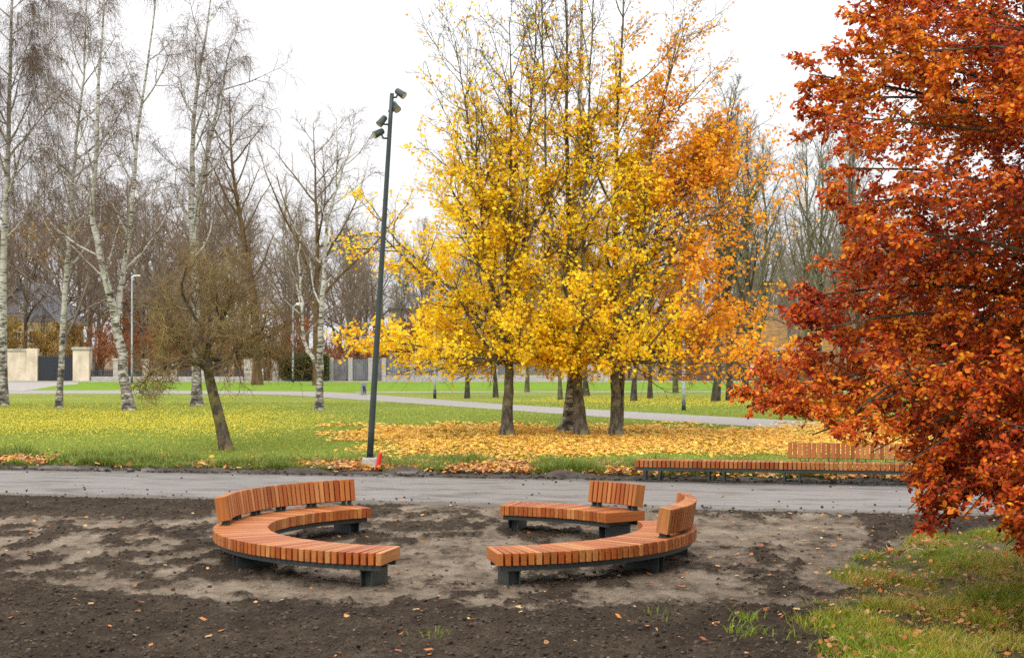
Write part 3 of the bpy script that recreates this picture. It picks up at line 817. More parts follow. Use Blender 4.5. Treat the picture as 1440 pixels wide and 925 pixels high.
# ---------- birches
def birch(stems_px, base_px, r0, seed, label, weep=1.0, nl=26, leafn=0, wn_=4):
    rng = np.random.default_rng(seed)
    base = G(*base_px); Y = base[1]
    tb = MB(); cbm = MB()
    allP1 = []
    for si, st in enumerate(stems_px):
        pts = [PT(px, py, Y + (0 if k == 0 else rng.normal(0, .12) + .35 * si)) for k, (px, py) in enumerate(st)]
        if si == 0: pts[0] = base
        else:
            pts[0][1] = Y
        n = 26; P = spline(pts, n)
        P[2:-1] += rng.normal(0, .025, (n - 3, 3))
        Hh = P[-1, 2] - P[0, 2]
        R = trunk_r(n, r0 * .82 if si == 0 else r0 * .5, .018, 1.35 if si == 0 else 1.0, Hh)
        add_trunk(tb, P, R, 12)
        L1 = lambda t, pl, rg, bs: (1.3 + 4.0 * (1 - t) ** .6) * rg.uniform(.6, 1.15, len(t)) * (.55 + .45 * sstep(2, 7, bs[:, 2]))
        P1, R1 = kids(rng, P[None], R[None], nl if si == 0 else int(nl * .7), .28 if si == 0 else .12, .94, 46, 10, L1, .014, 8, .07, .08, .015)
        tb.tubes(P1, R1, 5)
        P2, R2 = kids(rng, P1, R1, 7, .25, 1, 40, 12, .38, .012, 6, -.02, .12, .008, lenpow=.4)
        cbm.tubes(P2, R2 * 1.3, 4)
        P3, R3 = kids(rng, P2, R2, 6, .2, 1, 38, 14, .55, .01, 5, -.12 * weep, .1, .006, lenpow=.3)
        cbm.tubes(P3, R3 * 1.3, 3)
        Lw = lambda t, pl, rg, bs: rg.uniform(.4, 1.5, len(t)) * (.5 + .5 * weep)
        P4, R4 = kids(rng, P3, R3, wn_, .2, 1, 45, 15, Lw, .006, 5, -.42 * weep, .09, .0042)
        cbm.tubes(P4, R4 * 1.15, 3)
        if leafn:
            pk = P4[rng.integers(0, len(P4), leafn), 3] + rng.normal(0, .1, (leafn, 3))
            pk = pk[pk[:, 2] < 8.5]
            c = np.array([(.6, .33, .03), (.55, .24, .02), (.45, .3, .04)])[rng.integers(0, 3, len(pk))]
            cbm.leaves(pk, rng.uniform(.08, .13, len(pk)), c, DRY, rng, mat=1)
    return tree_thing('birch_tree', base, label, 'birches on the lawn', tb, cbm, M['birch_bark'], [M['twig_birch'], M['leaf']])
birch([[(5, 570), (4, 400), (9, 250), (13, 120), (16, -40), (18, -170)]], (5, 571), .27, 1, 'birch at the far left picture edge with long hanging purple-brown twigs', 1.7, 34, 1800, 8)
birch([[(83, 574), (90, 430), (97, 330), (106, 200), (118, 80), (122, -60)]], (83, 574), .19, 2, 'slim birch in front of the dark gate between the cream piers', 1.0, 24, 4500)
birch([[(182, 578), (166, 470), (150, 400), (131, 300), (136, 190), (142, 60), (150, -130)], [(163, 455), (172, 390), (184, 310), (194, 180), (210, 70), (226, -90)]], (182, 578), .30, 3, 'birch forking into two white stems low on its trunk', 1.0, 18)
birch([[(277, 571), (275, 430), (270, 300), (272, 170), (285, 70), (303, -40)], [(274, 300), (290, 220), (310, 130), (325, 60)]], (277, 571), .30, 4, 'weeping birch with dark rugged base behind the small leaning tree', 1.0, 15)
birch([[(449, 577), (451, 480), (455, 400), (460, 320), (478, 250), (500, 190)], [(449, 520), (428, 480), (425, 430), (420, 360), (430, 300)]], (449, 577), .21, 5, 'slim pale birch standing alone left of the tall leaning pole', .35, 11, 0, 2)
# leaning brown-barked tree at the back
rng = np.random.default_rng(77); base = G(362, 541)
P = spline([base, PT(358, 430, base[1]), PT(340, 320, base[1]), PT(326, 230, base[1]), PT(322, 130, base[1])], 18); R = trunk_r(18, .36, .03, 1.3, 20)
tb = MB(); cm = MB(); add_trunk(tb, P, R, 10)
P1, R1 = kids(rng, P[None], R[None], 20, .3, .97, 45, 10, lambda t, pl, rg, bs: (2 + 5 * (1 - t) ** .6) * rg.uniform(.6, 1.1, len(t)), .018, 8, .07, .09, .016); tb.tubes(P1, R1, 5)
P2, R2 = kids(rng, P1, R1, 8, .2, 1, 40, 12, .42, .013, 5, .03, .13, .009, lenpow=.4); cm.tubes(P2, R2, 4)
P3, R3 = kids(rng, P2, R2, 7, .2, 1, 38, 14, .5, .012, 4, .0, .13, .006, lenpow=.3); cm.tubes(P3, R3, 3)
P4, R4 = kids(rng, P3, R3, 5, .2, 1, 38, 14, .6, .01, 3, -.05, .12, .0045); cm.tubes(P4, R4, 3)
tree_thing('bare_tree', base, 'brown trunk leaning left with bare crown behind the small leaning tree', None, tb, cm, M['brown_bark'], [M['twig_birch']])

# ---------- small leaning gnarled tree
rng = np.random.default_rng(8); base = G(319, 634); Y = base[1]
P = spline([base, PT(309, 590, Y), PT(299, 550, Y), PT(294, 528, Y), PT(291, 505, Y)], 12); R = trunk_r(12, .17, .125, 1.3, 3)
tb = MB(); cm = MB(); add_trunk(tb, P, R, 14)
ends = [((206, 545), .3), ((215, 470), -1), ((240, 425), .8), ((262, 390), -.5), ((300, 375), .6), ((335, 390), -.8), ((372, 420), .5), ((395, 465), -.3), ((385, 505), 1.2), ((290, 410), -1.6), ((330, 450), 1.8), ((250, 480), 1.9), ((230, 510), -1.5), ((350, 490), -1.8)]
L1 = []
for (ex_, ey_), dy in ends:
    s0 = P[9 + int(rng.integers(0, 3))]
    e = PT(ex_, ey_, Y + dy)
    md = s0 * .5 + e * .5 + np.array([(e - s0)[0] * .12, 0, -.12 if ey_ < 450 else .12]) + rng.normal(0, .12, 3)
    L1.append(spline([s0, s0 * .75 + md * .25 + rng.normal(0, .06, 3), md, e * .6 + md * .4 + rng.normal(0, .12, 3), e], 12) + np.cumsum(rng.normal(0, .045, (12, 3)), 0) * np.linspace(0, 1, 12)[:, None])
L1 = np.array(L1); R1 = np.linspace(.085, .02, 12)[None].repeat(len(L1), 0)
tb.tubes(L1, R1, 7)
P2, R2 = kids(rng, L1, R1, 11, .38, 1, 52, 16, .48, .017, 9, .025, .30, .011, lenpow=.2); cm.tubes(P2, R2 * 1.35, 5)
P3, R3 = kids(rng, P2, R2, 8, .12, 1, 50, 18, .6, .014, 7, .0, .32, .0085, lenpow=.35); cm.tubes(P3, R3, 4)
P4, R4 = kids(rng, P3, R3, 5, .2, 1, 45, 18, .75, .012, 5, .03, .26, .006); cm.tubes(P4, R4, 3)
tree_thing('gnarled_tree', base, 'small leaning bare tree with twisted lichen-yellow twigs on the lawn edge', None, tb, cm, M['gnarl_bark'], [M['twig_gnarl']])

# ---------- yellow and orange maples
YEL = np.array([(.95, .68, .008), (.95, .60, .007), (.95, .75, .02), (.92, .50, .007), (.92, .74, .035)])
ORA = np.array([(.92, .43, .01), (.86, .35, .01), (.94, .52, .012), (.76, .25, .01)])
def maple(stems, base_px, seed, label, nlimb, reach, low_t, leaf_n, orange, dens, group='maples in yellow leaf on the lawn', bias=(0, 0), rs=(.2,), zmaxleaf=(7, 14)):
    rng = np.random.default_rng(seed); base = G(*base_px); Y = base[1]
    tb = MB(); cm = MB(); LP = []; LA = []
    for si, st in enumerate(stems):
        pts = [PT(px, py, Y + dy) for px, py, dy in st]
        if si == 0: pts[0] = base
        n = 24; P = spline(pts, n); P[3:] += np.cumsum(rng.normal(0, .02, (n - 3, 3)), 0)
        R = trunk_r(n, rs[si], .012, 1.45 if P[0, 2] < .2 else 1.0, P[-1, 2] - P[0, 2])
        add_trunk(tb, P, R, 14)
        def L1(t, pl, rg, bs):
            z = bs[:, 2]
            return np.interp(z, [1, 2.5, 4, 6, 9, 12, 15], np.array([3.6, 5.4, 5.2, 4.0, 2.7, 1.8, 1.0]) * reach) * rg.uniform(.6, 1.1, len(t))
        P1, R1 = kids(rng, P[None], R[None], nlimb[si], low_t[si], .98, 55, 9, L1, .015, 9, .075, .07, .014)
        if si == 0:
            sk, rk = kids(rng, P[None], R[None], 13, low_t[0] * .9, low_t[0] + .14, 72, 8, lambda t, pl, rg, bs: reach * rg.uniform(3.6, 5.6, len(t)), .013, 9, -.012, .07, .014)
            P1 = np.concatenate([P1, sk]); R1 = np.concatenate([R1, rk])
        tp, rt = kids(rng, P[None], R[None], 16, .5, 1, 26, 8, lambda t, pl, rg, bs: rg.uniform(1.2, 3.2, len(t)), .011, 9, .06, .07, .012)
        P1 = np.concatenate([P1, tp]); R1 = np.concatenate([R1, rt])
        w = np.linspace(0, 1, 9)[None, :, None] ** 1.2
        P1 = P1 + w * np.array([bias[0], bias[1], 0])[None, None] * np.clip(1.2 - P1[:, :1, 2:3] / 14, .1, 1)
        P1[:, :, 2] = np.maximum(P1[:, :, 2], 2.35 + .3 * rng.random((len(P1), 1)))
        tb.tubes(P1, R1, 6)
        P2, R2 = kids(rng, P1, R1, 9, .18, 1, 42, 12, .40, .012, 6, .03, .12, .008, lenpow=.35); cm.tubes(P2, R2, 4)
        P3, R3 = kids(rng, P2, R2, 6, .2, 1, 42, 14, .5, .011, 4, .03, .13, .006, lenpow=.3); cm.tubes(P3, R3, 3)
        P3[:, :, 2] = np.maximum(P3[:, :, 2], 1.95)
        for PP in (P3, P3, P2):
            i = rng.integers(0, len(PP), leaf_n[si] // 3); f = rng.random(len(i)) ** .7 * (PP.shape[1] - 1.001)
            k = f.astype(int); ff = (f - k)[:, None]
            LP.append(PP[i, k] * (1 - ff) + PP[i, k + 1] * ff + rng.normal(0, .10, (len(i), 3)))
    L = np.concatenate(LP)
    cl = fbm(L[:, 0] * 1.3 + L[:, 1] * .7, L[:, 2] * 1.3, seed, 3)
    keep = rng.random(len(L)) < (1 - sstep(zmaxleaf[0], zmaxleaf[1], L[:, 2]) * .96) * (.32 + .68 * sstep(.40, .58, cl)) * (.25 + .75 * sstep(2.0, 2.9, L[:, 2])) * dens
    L = L[keep]
    po = orange(L, rng)
    isO = rng.random(len(L)) < po
    c = np.where(isO[:, None], ORA[rng.integers(0, 4, len(L))], YEL[rng.integers(0, 5, len(L))]) * rng.uniform(.82, 1.12, (len(L), 1))
    cm.leaves(L, rng.uniform(.085, .155, len(L)), c, MAPLE, rng, nmean=(0, -.4, .8), spread=.9, mat=1, droop=.3)
    return tree_thing('maple_tree', base, label, group, tb, cm, M['maple_bark'], [M['twig_dark'], M['leaf']])
def orA(L, rng):
    return .02 + .22 * sstep(-3.0, -5.5, L[:, 0]) + .15 * sstep(7, 12, L[:, 2])
maple([[(713, 613, 0), (714, 540, 0), (716, 480, .1), (712, 380, .3), (716, 220, .3), (712, 20, .2)],
       [(714, 500, 0), (690, 380, -.3), (672, 250, -.6), (640, 60, -1.0)],
       [(714, 480, 0), (735, 330, .5), (740, 170, .8), (750, 10, .8)]], (713, 613), 21,
      'maple with clean grey trunk, leftmost of the yellow trees, crown reaching the pole', (26, 14, 11), .98, (.13, .06, .1), (62000, 14000, 7500), orA, 1.0, bias=(-.7, -.2), rs=(.2, .10, .09), zmaxleaf=(3.6, 12.3))
def orB(L, rng):
    return .03 + .35 * sstep(7, 13, L[:, 2])
maple([[(817, 613, 0), (813, 530, 0), (808, 430, 0), (800, 300, .3), (795, 120, .3), (790, -120, 0)],
       [(812, 510, 0), (822, 380, -.3), (826, 200, -.4), (835, -110, -.5)],
       [(810, 470, 0), (775, 300, -.3), (765, 100, -.4), (760, -60, -.4)]], (817, 613), 22,
      'tall maple with scarred stout trunk standing against the black-and-white birch stem', (20, 15, 11), .78, (.13, .12, .1), (34000, 11000, 7000), orB, .8, rs=(.21, .10, .07), zmaxleaf=(3.6, 15))
def orC(L, rng):
    return np.clip(.06 + .93 * sstep(4.3, 6.0, L[:, 0] + .12 * (L[:, 2] - 4) + .35 * (fbm(L[:, 2], L[:, 0], 3, 2) - .5)) + .4 * sstep(8, 13, L[:, 2]), 0, .97)
maple([[(866, 613, 0), (866, 520, 0), (868, 430, 0), (868, 280, .2), (874, 100, .2), (885, -120, 0)],
       [(872, 600, .15), (877, 500, .15), (888, 380, -.3), (915, 200, -.5), (960, 30, -.6)],
       [(870, 430, .1), (900, 370, .2), (940, 300, .3), (975, 215, .3)]], (866, 613), 23,
      'twin-stemmed maple, rightmost of the yellow trees, its outer crown turned orange', (20, 17, 13), .92, (.13, .16, .1), (54000, 14000, 14000), orC, 1.0, bias=(1.6, 0), rs=(.19, .11, .08), zmaxleaf=(4.4, 14.5))
# birch stem leaning on the middle maple
rng = np.random.default_rng(31); base = G(801, 607); Y = base[1]
P = spline([base + np.array([-.05, 0, 0]), PT(803, 560, Y), PT(806, 500, Y), PT(805, 330, Y + .3), PT(815, 150, Y + .4), PT(820, -60, Y + .4)], 22); R = trunk_r(22, .27, .03, 1.7, 14)
tb = MB(); cm = MB(); add_trunk(tb, P, R, 14)
P1, R1 = kids(rng, P[None], R[None], 16, .4, .98, 40, 10, lambda t, pl, rg, bs: (1 + 3 * (1 - t) ** .6) * rg.uniform(.6, 1.1, len(t)), .014, 7, .09, .08, .013); tb.tubes(P1, R1, 5)
P2, R2 = kids(rng, P1, R1, 7, .2, 1, 40, 12, .42, .012, 5, .0, .12, .007, lenpow=.4); cm.tubes(P2, R2, 3)
P3, R3 = kids(rng, P2, R2, 6, .2, 1, 40, 14, .55, .01, 4, -.08, .12, .005); cm.tubes(P3, R3, 3)
tree_thing('birch_tree', base, 'birch with black-and-white flared base among the yellow maples', None, tb, cm, M['birch_bark'], [M['twig_birch']])

# ---------- copper beech on the right; its trunk stands outside the picture
rng = np.random.default_rng(44)
base = np.array([9.2, 18.2, 0])
P = spline([base, base + (.05, 0, 3), base + (-.1, .1, 7), base + (.1, 0, 13)], 18); R = trunk_r(18, .42, .05, 1.5, 13)
tb = MB(); cm = MB(); add_trunk(tb, P, R, 16)
ENV_Z = np.array([.4, .75, 1.0, 1.5, 2.0, 2.5, 3.0, 3.5, 4.2, 5.0, 5.8, 6.6, 7.5, 9, 11, 13])
ENV_R = np.array([3.6, 4.2, 4.6, 5.0, 5.6, 6.0, 5.8, 5.7, 5.4, 5.4, 5.9, 5.4, 5.0, 4.2, 2.8, .8])
L1 = []
def zlow(X, Y):
    # lower edge of the crown: high over the long bench, hanging towards the ground on the near right
    a = np.interp(X - .2 * (Y - 17), [2.0, 3.0, 4.02, 4.14, 4.5, 4.65, 4.95, 5.1, 6.5], [2.05, 2.02, 1.95, 1.05, 1.0, 1.45, 1.1, .7, .5])
    return 3 - (3 - a) * np.clip(Y, 12, 20) / 17
def limb(end, z_start, sag):
    s0, _ = lerpP(P, R, np.clip(z_start / 13, .02, .98))
    end = np.asarray(end, float); md = (s0 + end) / 2 + np.array([0, 0, sag]) + rng.normal(0, .18, 3)
    L1.append(spline([s0, (s0 + md) / 2 + rng.normal(0, .08, 3) + (0, 0, .12), md, md * .4 + end * .6 + np.array([0, 0, sag * .45]) + rng.normal(0, .1, 3), end], 14))
for i in range(92):
    z = .5 + 11.5 * ((i + rng.random()) / 92) ** 1.15
    az = R_(rng.uniform(108, 238)) if i % 6 else R_(rng.uniform(-100, 100))
    r = np.interp(z, ENV_Z, ENV_R) * rng.uniform(.62, .97)
    if abs(math.degrees(az) - 180) > 40: r *= .92
    z = max(z, float(zlow(base[0] + r * math.cos(az), base[1] + r * math.sin(az))) + .15)
    limb((base[0] + r * math.cos(az), base[1] + r * math.sin(az), z), z + rng.uniform(.3, 1.2) if z < 5 else z - rng.uniform(.2, 1.2), rng.uniform(.25, .55))
for px, py, Y, zs_, sg in ((1124, 108, 17.5, 6.2, .1), (1150, 165, 17, 5.6, .2), (1170, 240, 16.5, 5.2, .2), (1180, 290, 17.8, 4.4, .2), (1128, 420, 17.4, 4.2, .3), (1122, 470, 17, 3.9, .35), (1126, 510, 17.8, 3.6, .3), (1048, 572, 17.2, 3.4, .45), (1075, 560, 17.5, 3.3, .45), (1110, 590, 16.8, 3.2, .5), (1128, 615, 17.3, 3.1, .5), (1165, 600, 16.2, 3.0, .5),
                           (1264, 738, 16.5, 2.6, .75), (1290, 745, 16.4, 2.5, .8), (1325, 748, 16.2, 2.4, .75), (1300, 700, 16.0, 2.5, .7), (1400, 770, 15.5, 2.2, .6), (1425, 788, 14.5, 2.2, .6), (1438, 780, 13.8, 2.2, .6), (1420, 740, 15.3, 2.4, .6), (1210, 640, 16.4, 2.9, .5), (1250, 660, 16, 2.8, .6), (1408, 700, 15, 2.5, .6), (1432, 720, 14.6, 2.4, .6), (1418, 760, 15.2, 2.3, .6), (1445, 770, 15, 2.3, .6), (1450, 800, 14.2, 2.1, .6), (1425, 690, 16.3, 2.6, .5), (1280, 690, 17, 2.7, .6), (1262, 720, 16.8, 2.6, .7), (1195, 20, 17.4, 6.8, .1), (1205, 60, 17, 6.5, .1), (1235, 330, 16, 4.2, .3), (1190, 355, 17, 4.2, .25)):
    limb(PT(px + 14, py - 4, Y), zs_, sg)
L1 = np.array(L1); R1 = (np.linspace(1, .12, 14)[None] * rng.uniform(.035, .06, (len(L1), 1)))
tb.tubes(L1, R1, 7)
flat_az = lambda rg, n_, kk: (kk % 2) * math.pi + rg.normal(0, .75, n_)
L2 = lambda t, pl, rg, bs: (.35 + 1.15 * np.sin(np.clip(1.08 - t, 0, 1) * 2.0) ** 1) * rg.uniform(.6, 1.15, len(t))
def above(PP, RR):
    k = PP[:, -1, 2] > zlow(PP[:, -1, 0], PP[:, -1, 1]) + rng.normal(0, .06, len(PP))
    return PP[k], RR[k]
P2, R2 = above(*kids(rng, L1, R1, 26, .2, 1, 48, 12, L2, .009, 7, -.035, .08, .005, az=flat_az)); cm.tubes(P2, R2, 4)
P3, R3 = above(*kids(rng, P2, R2, 11, .1, 1, 46, 14, .42, .008, 4, -.05, .12, .0035, az=flat_az, lenpow=.4)); cm.tubes(P3, R3, 3)
# leaves sit along the twigs, two-ranked, each spray hanging a little
LP = []; LA = []
for PP, per in ((P3, 13), (P2, 18)):
    n_, K_, _ = PP.shape
    i = np.repeat(np.arange(n_), per); f = (np.tile(np.arange(per), n_) + rng.random(n_ * per) * .8 + .3) / (per + .3) * (K_ - 1.01)
    k = f.astype(int); ff = (f - k)[:, None]
    tan = nrm(PP[i, k + 1] - PP[i, k]); side = nrm(np.cross(tan, UP)) * np.where(np.arange(len(i)) % 2, 1, -1)[:, None]
    LP.append(PP[i, k] * (1 - ff) + PP[i, k + 1] * ff + rng.normal(0, .012, (len(i), 3))); LA.append(tan * .6 + side)
L = np.concatenate(LP); A = np.concatenate(LA)
keep = (L[:, 2] > zlow(L[:, 0], L[:, 1]) - .05) & (rng.random(len(L)) < np.where(L[:, 0] > base[0] + .3, .45, 1.0))
L = L[keep]; A = A[keep]
tone = .51 - .05 * sstep(4, 6.5, L[:, 2]) + .55 * (fbm(L[:, 0] * 1.3 + L[:, 1] * .4, L[:, 2] * 1.5, 51, 3) - .5) + rng.normal(0, .14, len(L)) + .05 * sstep(3.0, 1.2, L[:, 2])
BC = np.array([(.13, .012, .008), (.30, .025, .008), (.50, .06, .008), (.64, .12, .008), (.76, .23, .010), (.84, .37, .02)])
ti = np.clip((tone - .2) / .62, 0, .999) * (len(BC) - 1); k = ti.astype(int); ff = (ti - k)[:, None]
c = (BC[k] * (1 - ff) + BC[np.minimum(k + 1, len(BC) - 1)] * ff) * rng.uniform(.8, 1.15, (len(L), 1))
cm.leaves(L, rng.uniform(.038, .078, len(L)), c, OVAL, rng, nmean=(-.35, -.45, .9), spread=.9, mat=1, droop=.45, axis=A)
print('beech leaves', len(L))
tree_thing('beech_tree', base, 'copper beech in deep red and orange leaf overhanging the right side', None, tb, cm, M['dark_bark'], [M['twig_dark'], M['beech_leaf']])

# ------------------------------------------------------------------ far fences, walls and buildings
YF = 129.5
def fx(px, Y=YF): return (px - 720) / F * Y
def fz(py, Y=YF): return CAM_H - (py - HOR) / F * Y
def boxthing(name, x0, x1, y0, y1, z0, z1, m, label, cat, group=None):
    b = MB(); b.cbox(((x0 + x1) / 2, (y0 + y1) / 2, (z0 + z1) / 2), np.eye(3), ((x1 - x0) / 2, (y1 - y0) / 2, (z1 - z0) / 2), .02)
    return tag(b.build(name, m, None, ((x0 + x1) / 2, y0, z0)), label, cat, group)
# cream wall and gate piers
o = empty('garden_wall', (fx(20), YF, 0), 'cream rendered wall left of the dark gate', 'wall')
def part(name, m, root, x0, x1, y0, y1, z0, z1, ch=.02, parent=None):
    b = MB(); b.cbox(((x0 + x1) / 2, (y0 + y1) / 2, (z0 + z1) / 2), np.eye(3), ((x1 - x0) / 2, (y1 - y0) / 2, (z1 - z0) / 2), ch)
    l = root.location; b2 = b; b2.V = [v - np.array([l[0], l[1], l[2]]) for v in b2.V]
    return b2.build(name, m, root if parent is None else parent)
part('wall_face', M['cream'], o, fx(-90), fx(37), YF, YF + .4, 0, fz(494)); part('coping', M['stone'], o, fx(-90), fx(37.4), YF - .08, YF + .48, fz(494) + .002, fz(490.5))
part('end_pier', M['cream'], o, fx(37.5), fx(53), YF - .12, YF + .5, 0, fz(490))
o = empty('gate', (fx(76), YF, 0), 'dark metal double gate between two cream piers', 'gate')
part('gate_leaf', M['gate_dark'], o, fx(53.6), fx(76.5), YF + .1, YF + .16, .05, fz(501)); part('gate_leaf', M['gate_dark'], o, fx(77), fx(102.6), YF + .1, YF + .16, .05, fz(501))
b = MB()
for x in np.arange(fx(54), fx(102), .16): b.box(x - .012 - fx(76), x + .012 - fx(76), .07, .098, .08, fz(500))
b.build('gate_bars', M['gate_dark'], o)
o = empty('gate_pier', (fx(114), YF, 0), 'square cream gate pier right of the dark gate', 'gate pier')
part('shaft', M['cream'], o, fx(103), fx(126), YF - .15, YF + .9, 0, fz(492)); part('cap', M['stone'], o, fx(101.5), fx(127.5), YF - .25, YF + 1.0, fz(492) + .002, fz(488))
def pier(px0, px1, py, lb, red=True):
    o = empty('fence_pillar', (fx((px0 + px1) / 2), YF, 0), lb, 'pillar', 'stone pillars of the far fence')
    part('shaft', M['stone'], o, fx(px0), fx(px1), YF, YF + .5, 0, fz(py + 3)); part('cap', M['cap_red'] if red else M['stone'], o, fx(px0 - .7), fx(px1 + .7), YF - .06, YF + .56, fz(py + 3) + .002, fz(py))
pier(159, 167, 504, 'grey stone fence pillar half hidden by the forked birch trunk', False)
pier(200, 208, 505, 'grey stone fence pillar right of the forked birch, near the thin lamp', False)
pier(240, 249, 503, 'red-capped stone pillar left of the dark-based birch')
pier(283, 292, 503, 'red-capped stone pillar right behind the small leaning tree trunk')
pier(343, 355, 501, 'wide red-capped stone pillar left of the scrawled white cabinet')
pier(383, 391.5, 503, 'red-capped stone pillar right of the scrawled white cabinet')
def slat_fence(name, px0, px1, top, bot, m, lb, pitch=.15, w=.12, post=None, plinth=None, Y=YF):
    o = empty(name, (fx(px0, Y), Y, 0), lb, 'fence'); X0, X1 = 0, fx(px1, Y) - fx(px0, Y)
    b = MB(); zb = bot; z1 = fz(top, Y)
    for x in np.arange(X0, X1, pitch): b.box(x, x + w, 0, .025, zb, z1)
    for z in (zb + .25, z1 - .3): b.box(X0, X1, .027, .07, z, z + .1)
    b.build('slat_panel', m, o)
    if plinth is not None: 
        p = MB(); p.cbox(((X0 + X1) / 2, .05, plinth / 2), np.eye(3), ((X1 - X0) / 2, .14, plinth / 2), .01); p.build('plinth', M['concrete'], o)
    for q in post or []:
        p = MB(); x = fx(q, Y) - fx(px0, Y); p.cbox((x, .02, z1 / 2 + .05), np.eye(3), (.17, .19, z1 / 2 + .05), .015); p.build('post', M['concrete'], o)
slat_fence('picket_fence', 128, 342, 519, .1, M['gate_dark'], 'low dark railing between the grey stone pillars', .14, .06, None, .35, YF + .2)
slat_fence('picket_fence', 392, 465, 512, .1, M['gate_dark'], 'dark railing behind the green hedge', .14, .08, None, .3, YF + .2)
slat_fence('board_fence', 466, 536, 505, .1, M['fence_grey'], 'grey board gate section left of the tall leaning pole', .15, .122, [466, 493, 521])
slat_fence('board_fence', 540, 800, 505, .45, M['fence_grey'], 'long grey board fence on concrete plinth behind the yellow maples', .15, .122, [540, 580, 619, 658, 697, 736, 775], .45)
boxthing('rendered_wall', fx(826), fx(862), YF, YF + .4, 0, fz(512), M['stone'], 'short pinkish rendered wall behind the twin-stemmed maple', 'wall')
slat_fence('board_fence', 955, 1036, 505, .05, noisy('brown_boards', (.07, .05, .04), (.13, .1, .08), 3), 'weathered brown board fence left of the dark shed', .2, .185, None, None)
# graffiti cabinet
def scribble(b, x0, x1, z0, z1, y, rng, n=3, w=.03, mat_=0):
    for _ in range(n):
        k = 9; xs_ = np.linspace(x0, x1, k) + rng.normal(0, (x1 - x0) * .09, k); zs_ = rng.uniform(z0, z1, k)
        P_ = spline(np.stack([xs_, np.full(k, y), zs_], 1), 40); P_[:, 1] = y
        b.tubes(P_[None], np.full((1, 40), w / 2), 4, mat_)
rg = np.random.default_rng(3)
o = empty('utility_cabinet', (fx(364), YF - .8, 0), 'white utility cabinet with purple scrawl between two red-capped pillars', 'cabinet')
part('body', M['white_paint'], o, fx(357), fx(371.5), YF - .8, YF - .3, .1, fz(518)); part('base', M['concrete'], o, fx(356.5), fx(372), YF - .84, YF - .26, 0, .1)
b = MB(); scribble(b, -.3, .3, .35, .85, -.003, rg, 3, .035); b.build('scrawl', M['ink_pink'], o)
# hedge
rng = np.random.default_rng(61); cm = MB(); tb = MB()
hb = np.array([fx(428), YF - 1.0, 0])
n_ = 16000; U = rng.random((n_, 3)); Lh = np.stack([fx(397) + (fx(464) - fx(397)) * U[:, 0], YF - 1.7 + 1.5 * U[:, 1], np.zeros(n_)], 1)
topz = 1.2 + 1.3 * fbm(Lh[:, 0] * .8, Lh[:, 1] * .8, 62, 3)
Lh[:, 2] = .05 + topz * U[:, 2] ** .6
cg = np.array([(.06, .085, .02), (.09, .11, .025), (.13, .13, .03), (.05, .06, .018), (.3, .2, .03)])[rng.choice(5, n_, p=[.3, .3, .2, .15, .05])]
cm.leaves(Lh, rng.uniform(.08, .15, n_), cg, DRY, rng)
for x in np.linspace(fx(399), fx(462), 9): tb.tube([(x, YF - 1, 0), (x + .05, YF - .95, 1.0)], [.03, .02], 6)
root = empty('hedge', hb, 'dark green leafy hedge around the curved lamp post at the far fence', 'hedge'); tb.build('stem', M['dark_bark'], root, hb); cm.build('foliage', M['leaf'], root, hb)

